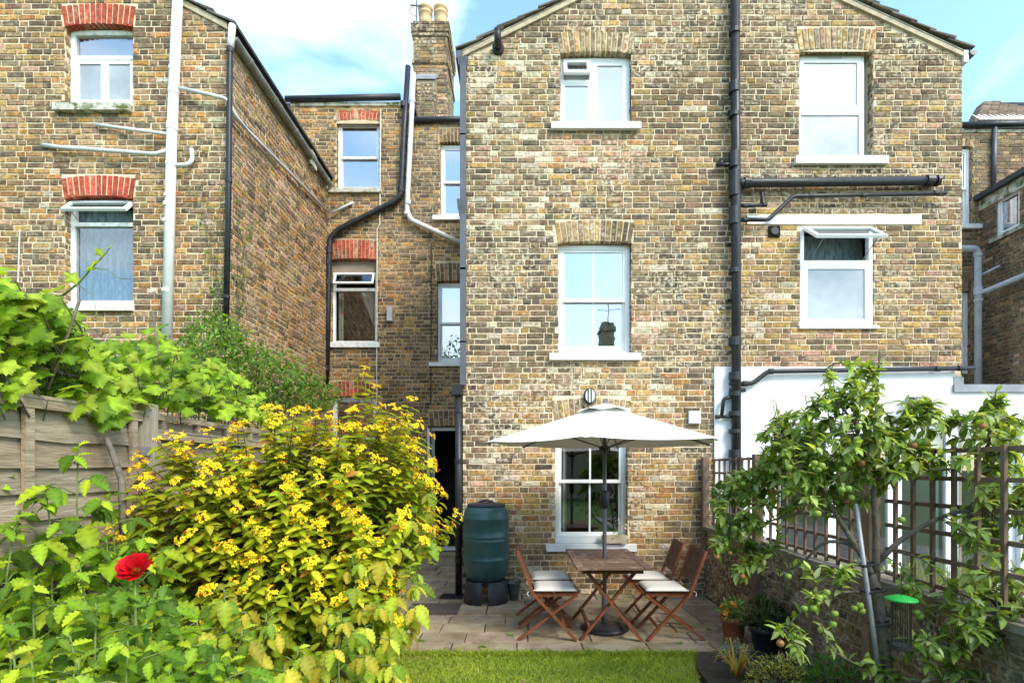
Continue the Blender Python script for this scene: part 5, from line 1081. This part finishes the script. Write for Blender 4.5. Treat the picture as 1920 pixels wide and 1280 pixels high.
# ------------------------------------------------------------------ raspberry canes
GREENS = [(.21, .33, .018), (.28, .41, .022), (.15, .26, .016), (.10, .19, .014), (.35, .44, .025), (.07, .13, .012)]
LIMES = [(.32, .40, .035), (.38, .44, .04), (.22, .32, .03), (.16, .25, .025), (.44, .42, .05), (.40, .34, .035)]
serr = [leaf_serrate(.56, .25, .3), leaf_serrate(.60, .15, .5), leaf_serrate(.50, .35, .15)]
def cane(base, tip, cols, label, group, n=13, size=.10, droop=.25, ext=.13, lo=.12, bow=Vector((0, 0, 0))):
    r = thing('raspberry_cane', label, 'plant', base, group); path = limb(base, tip, 6, .02, bow); m = MB(); fo = Foliage(r, serr, cols)
    m.tube(path, [.008, .008, .007, .006, .005, .004, .003], 6)
    for i in range(n):
        t = lo + (1 - lo) * (i + rnd.random() * .5) / n; k = min(5, int(t * 6)); p = path[k].lerp(path[k + 1], t * 6 - k) if t < 1 else path[-1]
        a = i * 2.4 + U(-.4, .4); top_ = max(0, (t - .8) / .2); e = Vector((math.cos(a), math.sin(a) , .35 + .7 * top_)).normalized(); ln = ext * U(.6, 1.2) * (1 - .65 * top_); q = p + e * ln - UP * .02; sz = size * U(.75, 1.2) * (1 - .5 * top_)
        m.tube([p, p.lerp(q, .5) + UP * .012, q], [.003, .0025, .002], 4)
        nn = (UP * 1.0 + SUNV * .5 + Vector((0, -.45, 0)) + rvec() * .35).normalized(); f = Vector((e.x, e.y, -droop)).normalized(); s = f.cross(nn).normalized()
        fo.add(q, f + UP * U(-.25, .1), nn, sz * 1.1)
        fo.add(q - e * .01, (s + f * .35 - UP * droop * .6), nn + rvec() * .2, sz * .85); fo.add(q - e * .01, (-s + f * .35 - UP * droop * .6), nn + rvec() * .2, sz * .85)
        if rnd.random() < .5:
            w_ = q - e * ln * .38; fo.add(w_, (s * .9 + f * .3 - UP * droop), nn, sz * .7); fo.add(w_, (-s * .9 + f * .3 - UP * droop), nn, sz * .7)
    for i in range(7): a = i * 2.4; fo.add(path[-1] - UP * .015 * i, Vector((math.cos(a), math.sin(a), .6 - .1 * i)), UP + Vector((0, -.5, 0)) + rvec() * .3, size * U(.35, .6))
    m.build('stem', 'green_stem', r, True); fo.flush(300)
gl_ = 'leafy green raspberry cane growing close against the wooden fence'; gg = 'green raspberry canes by the fence'
for px, py, Y in ((147, 835, 2.45), (85, 915, 2.35), (30, 970, 2.15), (205, 930, 2.5), (240, 1092, 1.95), (150, 1060, 2.05), (60, 1085, 1.9), (20, 1150, 1.75), (130, 1185, 1.7), (240, 1200, 1.7), (335, 1165, 1.85), (400, 1225, 1.75), (60, 1240, 1.55), (320, 1250, 1.6), (-20, 1040, 2.0), (180, 1130, 1.85), (290, 1110, 2.1), (100, 1010, 2.3), (200, 1010, 2.35), (0, 900, 2.4), (370, 1160, 2.1), (430, 1240, 1.9), (10, 1060, 2.25), (270, 1000, 2.5)):
    tip = P(px, py, Y); cane(Vector((tip.x + U(-.12, .12), tip.y + U(-.05, .15), 0)), tip, GREENS, 'tallest green raspberry cane, its tip reaching halfway up the fence panel' if py == 835 else gl_ if Y > 2.2 else 'low bright green raspberry cane among the leaves around the red rose', gg, 24, .125 if Y > 1.8 else .105, .25, .16)
ll = 'yellow lime raspberry cane arching beside the flowering shrub'; lg_ = 'lime raspberry canes by the shrub'
for px, py, Y, bxp in ((420, 1100, 2.15, -1.3), (455, 1180, 2.0, -1.15), (560, 1215, 2.2, -1.0), (640, 1150, 2.6, -.95), (660, 1040, 2.9, -.9), (735, 975, 3.1, -.95), (800, 905, 3.3, -.95), (770, 1060, 3.05, -.9), (700, 1130, 2.85, -.9), (500, 1150, 2.15, -1.1), (25, 1225, 1.6, -1.6), (150, 1235, 1.6, -1.4)):
    tip = P(px, py, Y); cane(Vector((bxp, tip.y + .1, 0)), tip, LIMES if px > 600 or rnd.random() < .75 else GREENS, 'lime yellow raspberry cane arching out over the paving below the yellow flowers' if px > 690 else ll, lg_, 20, .11, .8, .13, .2, Vector((0, 0, .06)))

# ------------------------------------------------------------------ red rose
rb = thing('rose_bush', 'rose stem with a bright red double bloom among the raspberry leaves', 'rose', P(252, 1420, 1.95)); c = P(252, 1066, 1.93)
MATS['rose'] = MATS['petal']; m = MB(); m.tube(limb(Vector((c.x + .03, c.y + .03, 0)), c - UP * .02, 4, .015), .005, 6); m.build('stem', 'green_stem', rb, True)
RT = Vector((.12, -.72, .68)).normalized(); R1 = RT.orthogonal().normalized(); R2 = RT.cross(R1)
for i in range(26):
    a = i * 2.4; rr_ = .008 + .036 * math.sqrt(i / 26); ax = R1 * math.cos(a) + R2 * math.sin(a); t = ax.cross(RT); h = .034 - .02 * (i / 26); w = .012 + .014 * i / 26; b = c + ax * rr_ * .35
    vs = [b - RT * .012, b + ax * rr_ * .5 - t * w + RT * h * .4, b + ax * rr_ + RT * h * 1.0 - t * w * .6, b + ax * (rr_ + .004) + RT * (h + .003), b + ax * rr_ + RT * h + t * w * .6, b + ax * rr_ * .5 + t * w + RT * h * .4]
    q = MB(); q.add(vs, [(0, 1, 2, 3), (0, 3, 4, 5)], (.62 * U(.6, 1.15), .008, .018)); q.build('petal', 'petal', rb, True)
fo = Foliage(rb, serr, [(.10, .22, .04), (.15, .27, .05)])
for i in range(18): fo.add(c + Vector((U(-.1, .1), U(-.05, .08), U(-.3, -.04))), rvec() + Vector((0, -.3, -.2)), UP + rvec() * .4, U(.04, .06))
fo.flush()

# ------------------------------------------------------------------ grape vine along the fence
gv = thing('grape_vine', 'sprawling grape vine with large lobed leaves over the fence top', 'vine', (FX - .2, 3.0, 0)); vl = Foliage(gv, [leaf_vine(.18, 1), leaf_vine(.4, 2), leaf_vine(.1, 3), leaf_vine(.6, 4), leaf_vine(.3, 5)], [(.19, .32, .022), (.27, .40, .03), (.13, .24, .02), (.35, .45, .05), (.08, .16, .016)])
def vtop(px):
    ks = [(-60, 480), (0, 500), (40, 540), (110, 545), (150, 600), (200, 640), (250, 625), (300, 600), (340, 640), (400, 660), (450, 700), (520, 745)]
    for (a, y0), (b, y1) in zip(ks[:-1], ks[1:]):
        if a <= px <= b: return y0 + (y1 - y0) * (px - a) / (b - a)
    return 745 if px > 0 else 738 + .143 * px - 240 * (970 - px) / 1030
m = MB()
for i in range(1450):
    px = (U(-60, 500) if rnd.random() < .8 else U(-60, 200)) if i < 1250 else U(-700, -60); Yf = 2300 / (970 - px); Y = Yf * U(.97, 1.22); low = 738 + .143 * px
    py = vtop(px) + (low + 8 - vtop(px)) * (rnd.random() ** .8)
    if Y > Yf * 1.05 and py > low - 20: py = low - U(20, 60)
    if px > 280: py = min(py, low - U(22, 60))
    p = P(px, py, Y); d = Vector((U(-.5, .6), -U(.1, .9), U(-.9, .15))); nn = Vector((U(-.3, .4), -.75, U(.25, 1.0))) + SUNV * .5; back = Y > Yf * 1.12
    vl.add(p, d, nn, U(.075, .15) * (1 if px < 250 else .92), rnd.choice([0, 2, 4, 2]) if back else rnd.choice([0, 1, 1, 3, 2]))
    if i % 3 == 0: m.tube([p - d.normalized() * .0, p - d.normalized() * .05 - UP * .03, p + Vector((U(-.05, .05), .1, -.14))], [.003, .003, .004], 4)
for px, py, Y in ((215, 742, 2.9), (205, 770, 2.88), (225, 765, 2.95), (190, 752, 2.85), (235, 745, 2.95)): vl.add(P(px, py, Y), Vector((U(-.2, .3), -.4, -.9)), Vector((.3, -.8, .5)), .13, rnd.choice([0, 1, 2]))
for run in ([(-40, 700, 2.45), (80, 690, 2.6), (200, 720, 3.0), (330, 730, 3.6), (450, 760, 4.4)], [(20, 740, 2.45), (60, 640, 2.5), (50, 560, 2.5)], [(90, 730, 2.6), (130, 620, 2.65), (150, 560, 2.65)], [(300, 750, 3.4), (300, 680, 3.4), (286, 585, 3.4)]):
    MB().tube([P(*q) for q in run], .007, 6).build('vine_stem', 'bark', gv, True)
sh = [P(110, 560, 2.62), P(148, 530, 2.62), P(172, 502, 2.62), P(194, 480, 2.62), P(207, 464, 2.62)]; MB().tube(sh, [.006, .005, .004, .003, .002], 6).build('vine_stem', 'green_stem', gv, True)
for p, sz in ((sh[0], .12), (sh[1], .07), (sh[2], .085), (sh[2], .05), (sh[3], .045), (sh[4], .035), (sh[4], .03)): vl.add(p, Vector((U(-.6, .6), -.4, U(-.4, .6))), Vector((.2, -.9, .5)), sz, 3)
MB().tube([sh[2], P(200, 505, 2.6), P(225, 522, 2.6), P(245, 522, 2.6)], .002, 4).build('tendril', 'green_stem', gv); MB().tube([P(150, 535, 2.62), P(175, 555, 2.6), P(182, 590, 2.6), P(172, 600, 2.6), P(190, 598, 2.6)], .002, 4).build('tendril', 'green_stem', gv)
stuff(m.build('leaf_stalks', 'bark', gv, True)); vl.flush(300)
# far side shrub against the left house
js = thing('jasmine_shrub', 'dark small leaved climber heaped between fence and neighbouring house', 'shrub', (-2.9, 5.6, 0)); jl = Foliage(js, [leaf_ovate(.4, .3, .2)], [(.10, .20, .03), (.15, .26, .04), (.07, .14, .025), (.20, .32, .05)]); m = MB()
for (px, py, Y, rx, rz, n) in ((420, 690, 5.4, .5, .42, 1500), (500, 715, 5.7, .55, .36, 1400), (400, 640, 5.9, .3, .35, 900), (570, 740, 6.0, .42, .24, 800), (430, 770, 5.2, .5, .3, 300), (350, 720, 4.9, .4, .25, 300)):
    c = P(px, py, Y); c.x = min(c.x, FX - .1)
    for k in range(9): m.tube(limb(Vector((c.x + U(-.1, .1), c.y, .3)), c + Vector((U(-rx, rx), U(-.2, .2), U(0, rz))), 4, .05), [.012, .01, .008, .006, .004], 5)
    for i in range(n):
        d = rvec() * U(.6, 1.05); jl.add(c + Vector((d.x * rx, d.y * .35, d.z * rz)), rvec(), UP + rvec() * .7 + SUNV * .4, U(.045, .075))
m.build('stems', 'bark', js, True); jl.flush(300)
cl = thing('wall_climber', 'thin trailing creeper climbing the corner pipe of the red arched house', 'climber', (XL, 6.95, 1.0)); cf = Foliage(cl, [leaf_ovate(.5, .3, .2)], [(.14, .25, .04), (.09, .17, .03), (.22, .34, .05)]); m = MB()
for k in range(7):
    side_ = k % 2; p = Vector((XL - .05 if not side_ else XL + .03, 6.96 if not side_ else 7.1, 3.3)); path = [p]
    for j in range(12): p = p + Vector((U(-.06, .05) if not side_ else 0, 0 if not side_ else U(-.03, .10), U(.08, .26))); path.append(p)
    m.tube(path, .004, 4)
    for q in path:
        for _ in range(max(2, int(16 - q.z * 2.2))): cf.add(q + Vector((U(-.1, .1) if not side_ else U(0, .03), U(-.03, 0) if not side_ else U(-.12, .12), U(-.1, .1))), rvec(), Vector((.4, -.7, .5)) + rvec() * .4, U(.025, .05))
m.build('stems', 'bark', cl); cf.flush(250)

# ------------------------------------------------------------------ apple tree
at = thing('apple_tree', 'young apple tree with small green apples trained in front of the trellis', 'tree', P(1690, 1421, 3.05)); al = Foliage(at, [leaf_ovate(.46, .35, .35), leaf_ovate(.40, .5, .2), leaf_ovate(.52, .2, .5)], [(.22, .32, .06), (.30, .41, .09), (.14, .23, .045), (.37, .46, .14), (.43, .49, .23)])
wood = MB(); runs = []
def br(pts, r0, r1):
    q = [P(*p) for p in pts]; n = len(q); wood.tube(round_path(q, .08, 3), [r0 + (r1 - r0) * i / (len(round_path(q, .08, 3)) - 1) for i in range(len(round_path(q, .08, 3)))], 8); runs.append(q)
tk = MB(); tk.tube([P(1690, 1421, 3.05), P(1662, 1240, 3.07), P(1648, 1130, 3.09), P(1636, 1075, 3.1)], [.034, .03, .027, .024], 10); tk.build('trunk', 'bark', at, True)
br([(1638, 1085, 3.1), (1622, 1050, 3.1), (1590, 1000, 3.12), (1558, 950, 3.15), (1530, 900, 3.2), (1500, 850, 3.3), (1470, 800, 3.4)], .02, .006)
br([(1642, 1110, 3.1), (1643, 1000, 3.08), (1638, 920, 3.05), (1615, 840, 3.05), (1602, 790, 3.0), (1612, 740, 3.0), (1650, 690, 3.0)], .02, .005)
br([(1638, 1060, 3.1), (1690, 1010, 3.08), (1720, 992, 3.05), (1781, 960, 3.0), (1881, 950, 2.92), (1960, 945, 2.85)], .017, .008)
br([(1632, 1066, 3.1), (1600, 1018, 3.12), (1545, 1012, 3.2), (1505, 1055, 3.3), (1470, 1073, 3.4), (1405, 1058, 3.5)], .013, .005)
br([(1645, 1110, 3.1), (1575, 1108, 3.05), (1500, 1148, 3.0), (1470, 1180, 3.0)], .009, .004)
br([(1655, 1200, 3.08), (1700, 1198, 2.95), (1785, 1214, 2.85), (1850, 1182, 2.75), (1940, 1160, 2.7)], .012, .005)
br([(1660, 1250, 3.06), (1618, 1252, 2.95), (1560, 1220, 2.9), (1540, 1170, 2.9)], .010, .004)
br([(1668, 1290, 3.05), (1720, 1275, 2.9), (1800, 1268, 2.8), (1900, 1290, 2.7)], .01, .005)
br([(1860, 952, 2.94), (1846, 900, 2.95), (1852, 830, 2.95), (1866, 760, 2.95), (1868, 730, 2.95)], .008, .003)
br([(1500, 850, 3.3), (1450, 880, 3.35), (1390, 920, 3.45), (1345, 915, 3.5)], .008, .003); br([(1560, 960, 3.15), (1500, 960, 3.2), (1430, 980, 3.3), (1370, 1000, 3.4)], .008, .003)
br([(1615, 840, 3.05), (1700, 800, 3.0), (1740, 770, 2.95)], .008, .004); br([(1600, 790, 3.0), (1560, 740, 3.05), (1548, 692, 3.05)], .007, .003); br([(1500, 850, 3.3), (1460, 790, 3.3), (1455, 755, 3.3)], .006, .003); br([(1638, 900, 3.05), (1720, 880, 3.0), (1790, 880, 2.95)], .009, .004); br([(1620, 800, 3.0), (1645, 740, 3.0), (1651, 660, 3.0)], .005, .002)
anchors = [q for r in runs for a, b in zip(r[:-1], r[1:]) for q in (a, a.lerp(b, .33), a.lerp(b, .66), b)]
zones = [((1620, 810), (125, 90), 3.05, 58), ((1495, 845), (75, 72), 3.3, 62), ((1550, 890), (120, 65), 3.15, 60), ((1720, 830), (70, 80), 3.0, 40), ((1410, 940), (78, 60), 3.4, 50), ((1400, 1020), (65, 65), 3.45, 30), ((1865, 830), (60, 80), 2.95, 34), ((1895, 930), (60, 60), 2.9, 30),
         ((1870, 1040), (75, 70), 2.85, 36), ((1850, 1150), (80, 60), 2.75, 30), ((1800, 1230), (110, 45), 2.75, 26), ((1480, 1200), (30, 30), 2.95, 5), ((1670, 1250), (40, 25), 2.95, 8), ((1600, 715), (45, 45), 3.02, 12), ((1545, 1090), (70, 40), 3.05, 7), ((1740, 1110), (60, 40), 2.95, 9)]
def apple(p, r, red):
    q = MB(); prof = [(.0, -.8), (.35, -.92), (.78, -.65), (1.0, -.05), (.92, .5), (.55, .85), (.2, .82), (0, .68)]
    q.lathe([(a * r, b * r) for a, b in prof], p, 12, col=(.28, .12, .05) if red else rnd.choice([(.22, .30, .05), (.26, .33, .06), (.18, .27, .045)])); q.tube([p + UP * r * .7, p + UP * r * 1.5], .002, 4, col=(.1, .07, .04)); q.build('apple', 'fruit', at, True)
for (cx, cy), (rx, ry), Y, n in zones:
    for i in range(n):
        a = U(0, 6.283); k = math.sqrt(rnd.random()); tip = P(cx + rx * k * math.cos(a), cy + ry * k * math.sin(a), Y + U(-.16, .2)); an = min(anchors, key=lambda q: (q - tip).length); path = limb(an, tip, 4, .02, UP * .02); wood.tube(path, [.005, .004, .0035, .003, .002], 5, False); L0 = (tip - an).length
        for j in range(rnd.randrange(12, 17)):
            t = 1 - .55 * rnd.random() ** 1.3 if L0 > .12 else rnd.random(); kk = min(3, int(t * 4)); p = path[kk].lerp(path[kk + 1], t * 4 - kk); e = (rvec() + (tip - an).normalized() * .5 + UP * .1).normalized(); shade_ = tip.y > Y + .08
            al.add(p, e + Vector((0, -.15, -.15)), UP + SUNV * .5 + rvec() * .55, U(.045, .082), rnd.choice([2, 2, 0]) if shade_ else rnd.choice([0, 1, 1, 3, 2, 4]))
        if rnd.random() < .07: apple(tip - UP * .05 + Vector((0, -.03, 0)), U(.015, .021), rnd.random() < .25)
for px, py in ((1545, 1118), (1550, 1110), (1536, 1120), (1508, 1140), (1525, 1140), (1565, 1150), (1562, 1170), (1540, 1180), (1547, 1190), (1602, 1140), (1612, 1135), (1616, 1145), (1478, 1080), (1690, 974), (1700, 1100), (1790, 1095), (1722, 1118), (1720, 1148), (1726, 1155), (1825, 1225), (1795, 1222), (1883, 1190), (1750, 1255), (1405, 988), (1377, 990), (1527, 868), (1540, 873), (1535, 880), (1580, 880), (1578, 918), (1590, 916), (1610, 800), (1600, 838), (1722, 828), (1730, 828), (1713, 835), (1840, 945), (1832, 948), (1850, 975), (1860, 980)):
    apple(P(px, py, 2.93 if px > 1450 else 3.3), U(.016, .022), py < 930 and rnd.random() < .3)
shoots = [(1650, 655, 1640, 800), (1560, 690, 1580, 800), (1545, 720, 1560, 830), (1450, 760, 1470, 860), (1480, 775, 1490, 870), (1865, 735, 1850, 860), (1600, 720, 1610, 800), (1510, 745, 1530, 850)]
for x0_, y0_, x1_, y1_ in shoots:
    a, b = P(x1_, y1_, 3.05), P(x0_, y0_, 3.02); wood.tube([a, a.lerp(b, .5) + rvec() * .01, b], [.004, .003, .002], 5)
    for j in range(16): t = j / 15; e = Vector((math.cos(j * 2.4), math.sin(j * 2.4), .45)); al.add(a.lerp(b, t), e, UP + SUNV * .4 + rvec() * .3, U(.04, .065) * (1.15 - .6 * t), rnd.choice([0, 1, 3, 4]))
for r_ in runs:
    for a, b in zip(r_[-3:-1], r_[-2:]):
        for j in range(9): al.add(a.lerp(b, j / 9), rvec() + UP * .4, UP + SUNV * .4 + rvec() * .4, U(.045, .07), rnd.choice([0, 1, 3, 4]))
wood.build('branches', 'bark', at, True); al.flush(300)
sk = thing('tree_stake', 'pale metal tube stake tied to the apple tree trunk', 'stake', P(1660, 1380, 3.0)); m = MB(); m.tube([P(1664, 1400, 2.98), P(1642, 1218, 3.0), P(1604, 944, 3.02)], .013, 10); m.build('tube', 'galv', sk, True)
for py, px in ((1060, 1622), (1110, 1632), (1172, 1645)): q = MB(); c = P(px + 4, py, 3.02); q.tube([c + Vector((-.035, -.02, .0)), c + Vector((.05, -.02, .012)), c + Vector((.06, .05, .012)), c + Vector((-.03, .05, 0)), c + Vector((-.035, -.02, 0))], .008, 6); q.build('tie', 'black_plastic', sk)
bf = thing('bird_feeder', 'mesh bird feeder with a bright green lid hanging in the apple tree', 'bird feeder', P(1690, 1200, 2.62)); c = P(1690, 1123, 2.6)
m = MB(); m.lathe([(.066, -.006), (.07, 0), (.066, .006), (.03, .018), (.0, .02)], c, 24); m.build('lid', 'bright_green', bf, True)
for i in range(12): a = i * math.pi / 6; m = MB(); m.tube([c + Vector((.04 * math.cos(a), .04 * math.sin(a), 0)), c + Vector((.04 * math.cos(a), .04 * math.sin(a), -.22))], .0022, 4); m.build('mesh_wire', 'black_iron', bf)
m = MB(); m.lathe([(.045, -.24), (.045, -.22), (.0, -.219)], c, 18); m.build('base', 'black_plastic', bf); m = MB(); m.tube([c, c + UP * .12], .002, 4); m.build('hanger', 'black_iron', bf)

# ------------------------------------------------------------------ pots, border plants, weeds
def pot_plant(name, label, cat, x, y, r, h, potmat, cols, n, spread, hh, size, flowers=None):
    t = thing(name, label, cat, (x, y, 0)); m = MB(); m.lathe([(r * .7, .002), (r * .72, .01), (r * .93, h * .78), (r * 1.02, h * .79), (r * 1.04, h), (r * .93, h), (r * .9, h * .85), (0, h * .84)], (x, y, 0), 28); m.build('pot', potmat, t, True); f = Foliage(t, [leaf_ovate(.5, .3, .3)], cols); s = MB()
    for i in range(n):
        d = rvec(); d.z = abs(d.z); p = Vector((x, y, h)) + Vector((d.x * spread, d.y * spread, d.z * hh)) * U(.4, 1)
        if i % 5 == 0: s.tube([Vector((x, y, h * .85)), Vector((x, y, h)).lerp(p, .6), p], .003, 4)
        f.add(p, d + rvec() * .5, UP + rvec() * .5 + SUNV * .3, size * U(.7, 1.2))
        if flowers and i % 12 == 0:
            q = MB(); ax = (d + Vector((0, -.6, .2))).normalized(); u = ax.orthogonal().normalized(); v = ax.cross(u); c = p + d * .02; col = rnd.choice(flowers)
            for k in range(5): a = k * 1.2566; e1 = u * math.cos(a) + v * math.sin(a); e2 = v * math.cos(a) - u * math.sin(a); q.add([c, c + e1 * .018 + e2 * .014, c + e1 * .03 + ax * .004, c + e1 * .018 - e2 * .014], [(0, 1, 2, 3)], col)
            q.build('flower', 'petal', t)
    s.build('stems', 'green_stem', t); f.flush(200)
pot_plant('flower_pot', 'terracotta pot of orange flowers standing by the low wall', 'plant pot', 2.05, 5.06, .115, .26, 'terracotta', [(.12, .25, .05), (.18, .32, .07)], 130, .14, .16, .05, [(.75, .18, .01), (.8, .26, .02)])
pot_plant('plant_pot', 'black pot with dark leafy plant beside the terracotta pot', 'plant pot', 2.24, 4.80, .14, .24, 'black_plastic', [(.035, .07, .02), (.05, .09, .025), (.025, .05, .018)], 380, .21, .26, .05)
def bush(name, label, x, y, cols, n, rx, rz, size, w=.5, cat='shrub'):
    t = thing(name, label, cat, (x, y, 0)); f = Foliage(t, [leaf_ovate(w, .3, .2)], cols); s = MB()
    for i in range(n):
        d = rvec(); d.z = abs(d.z); p = Vector((x, y, .01)) + Vector((d.x * rx, d.y * rx, d.z * rz)) * U(.6, 1.05); f.add(p, d + rvec() * .6, UP + rvec() * .5 + SUNV * .3, size * U(.7, 1.25))
        if i % 25 == 0: s.tube([Vector((x, y, 0)), Vector((x, y, 0)).lerp(p, .6), p], .004, 4)
    s.build('stems', 'bark', t); f.flush(280)
bush('euonymus_bush', 'small yellow and green variegated bush at the corner of the lawn', 1.98, 3.98, [(.52, .46, .05), (.45, .45, .08), (.16, .24, .04), (.6, .55, .2)], 900, .25, .24, .028)
bush('border_plant', 'low green leafy plant behind the variegated bush in the border', 2.25, 3.75, [(.09, .19, .04), (.13, .25, .05)], 360, .3, .28, .06)
bush('grey_herb', 'little silvery tufted herb at the end of the paving', 1.86, 4.55, [(.42, .44, .36), (.32, .36, .27)], 260, .12, .2, .03, .25, 'plant')
sp_ = thing('strap_leaf_plant', 'clump of fading orange strap leaves beside the lawn corner', 'plant', (1.72, 4.18, 0))
for i in range(26):
    a = U(0, 6.28); l = U(.15, .32); pts = [Vector((1.72, 4.18, .01)) + Vector((math.cos(a), math.sin(a), 0)) * l * t + UP * (.22 * math.sin(2.4 * t) * (l / .25)) for t in (0, .3, .6, .85, 1)]; sd = Vector((-math.sin(a), math.cos(a), 0)); q = MB(); vs = []
    for k, p in enumerate(pts): w = .011 * (1 - k / 4.2); vs += [p - sd * w, p + sd * w]
    q.add(vs, [(2 * k, 2 * k + 1, 2 * k + 3, 2 * k + 2) for k in range(4)], rnd.choice([(.55, .28, .05), (.5, .4, .08), (.35, .22, .07), (.25, .32, .06)])); q.build('leaf', 'leaf', sp_, True)
for (x, y, n, lb) in ((3.2, 3.9, 900, 'tall silvery grassy plant beyond the trellis'), (3.35, 3.3, 700, 'feathery green plant with pink flowers beyond the trellis')):
    t = thing('grassy_plant', lb, 'plant', (x, y, 0)); q = MB()
    for i in range(n):
        a = U(0, 6.28); l = U(.05, .4); h = U(.5, 1.1); b = Vector((x + U(-.15, .15), y + U(-.15, .15), -.02)); tip = b + Vector((math.cos(a) * l, math.sin(a) * l, h)); sd = Vector((-math.sin(a), math.cos(a), 0)) * .006; md = b.lerp(tip, .55) + UP * .06; k = U(.7, 1.3); q.add([b - sd, b + sd, md + sd, md - sd, tip], [(0, 1, 2, 3), (3, 2, 4)], (.26 * k, .32 * k, .17 * k) if y > 3.5 else (.18 * k, .3 * k, .08 * k))
    stuff(q.build('blades', 'leaf', t))
    if y < 3.5:
        for i in range(14): c = Vector((x + U(-.35, .2), y + U(-.2, .2), U(.7, 1.2))); q = MB(); q.lathe([(0, -.012), (.022, -.004), (.028, .006), (0, .012)], c, 8, col=(.5, .08, .3)); q.build('flower', 'petal', t, True)
bush('neighbour_bush', 'leafy green bush on the far side of the trellis by the folding doors', 3.6, 5.3, [(.12, .22, .05), (.18, .3, .07)], 800, .45, .75, .06)
wl_ = 'small green weed tuft growing in a paving joint'
for px, py in ((793, 1165), (791, 1201), (905, 1212), (1155, 1160), (1272, 1205), (960, 1190), (1100, 1186), (1330, 1180), (1010, 1128), (1180, 1120), (1390, 1145)):
    s = (py - VY) / EYE; x, y = (px - VX) / s, FPX / s; t = thing('weed', wl_, 'weed', (x, y, 0), 'weeds in the paving joints'); f = Foliage(t, [leaf_ovate(.45, .2, .4)], [(.14, .27, .04), (.2, .34, .05)])
    for i in range(12): a = U(0, 6.28); f.add(Vector((x + U(-.03, .03), y + U(-.02, .02), .001)), Vector((math.cos(a), math.sin(a), U(.2, .9))), UP, U(.025, .05))
    f.flush()
f = Foliage(wt, [leaf_ovate(.5, .3, .3)], [(.18, .3, .07), (.12, .22, .05)])
for i in range(60): f.add(Vector((U(1.12, 1.42), U(6.86, 6.96), PZ(1002, 6.93) + U(-.06, .16) * (1 if i % 3 else .3))), rvec() - UP * .2, UP + rvec() * .5, U(.02, .04))
f.flush()
for i in range(9):
    c = Vector((U(1.3, 1.43), 6.88, PZ(1002, 6.93) + U(.04, .2))); q = MB(); q.lathe([(0, -.006), (.013, 0), (.009, .008), (0, .01)], c, 8, col=rnd.choice([(.8, .75, .7), (.7, .4, .45)])); q.build('flower', 'petal', wt, True)

# ------------------------------------------------------------------ what the panes mirror: the houses and a tree at the far end of the garden
bk = thing('brick_house', 'dark roofed house with chimney mirrored in the tall sash window', 'house', (2, -17, 0))
m = MB(); m.box(-16, 20, -23, -16, -.07, 6.0); m.build('wall', 'mortar_dirty', bk)
m = MB(); m.prism([(-16.2, -15.7, 5.95), (-16.2, -23.3, 5.95), (-16.2, -19.5, 8.4)], (36.4, 0, 0)); m.build('roof', 'roof_tile', bk)
for i in range(7):
    x = -13 + i * 4.6; m = MB(); m.box(x, x + 1.0, -15.99, -15.95, 3.2, 4.8); w_ = m.build('window', 'white_paint', bk); q = MB(); q.box(x + .08, x + .92, -15.945, -15.94, 3.3, 4.7); q.build('pane', 'interior_dark', w_)
m = MB(); m.box(5.2, 5.95, -19.6, -18.4, 7.6, 10.6); sk_ = m.build('chimney', 'mortar_dirty', bk); m = MB(); m.box(5.12, 6.03, -19.7, -18.3, 10.1, 10.3); m.build('corbel', 'mortar_dirty', sk_)
m = MB(); m.tube([(5.6, -18.35, 10.0), (5.6, -18.35, 12.0)], .03, 6); m.bar((4.7, -18.35, 11.9), (6.0, -18.35, 11.9), .03, .03); m.bar((4.9, -18.35, 11.2), (6.3, -18.35, 11.35), .03, .03); m.build('aerial', 'cable', sk_)
for x, y, h in ((-4.8, -14, 10.2), (-8.5, -13, 8.0), (9.5, -14, 8.5)):
    t = thing('garden_tree', 'leafy tree at the far garden end seen only in window reflections', 'tree', (x, y, 0), 'trees mirrored in the window panes'); tr_ = MB(); tr_.tube(limb(Vector((x, y, -.07)), Vector((x, y, h * .7)), 4, .1), [.22, .18, .14, .1, .05], 8)
    for k in range(7): tr_.tube(limb(Vector((x, y, h * (.3 + .05 * k))), Vector((x + U(-1.6, 1.6), y + U(-1.4, 1.4), h * U(.55, .92))), 3, .1), [.08, .06, .04, .02], 6)
    tr_.build('trunk', 'bark', t, True); cf = Foliage(t, [leaf_ovate(.6, .2, .3)], [(.06, .12, .025), (.09, .17, .035), (.04, .08, .02)], rest='crown')
    for k in range(2600):
        d = rvec(); kk = U(.5, 1.05) * (1 + .18 * math.sin(d.x * 5) * math.cos(d.z * 6)); cf.add(Vector((x + d.x * 1.9 * kk, y + d.y * 1.8 * kk, h * .66 + d.z * h * .34 * kk)), rvec(), UP + rvec(), U(.14, .26))
    cf.flush(0)
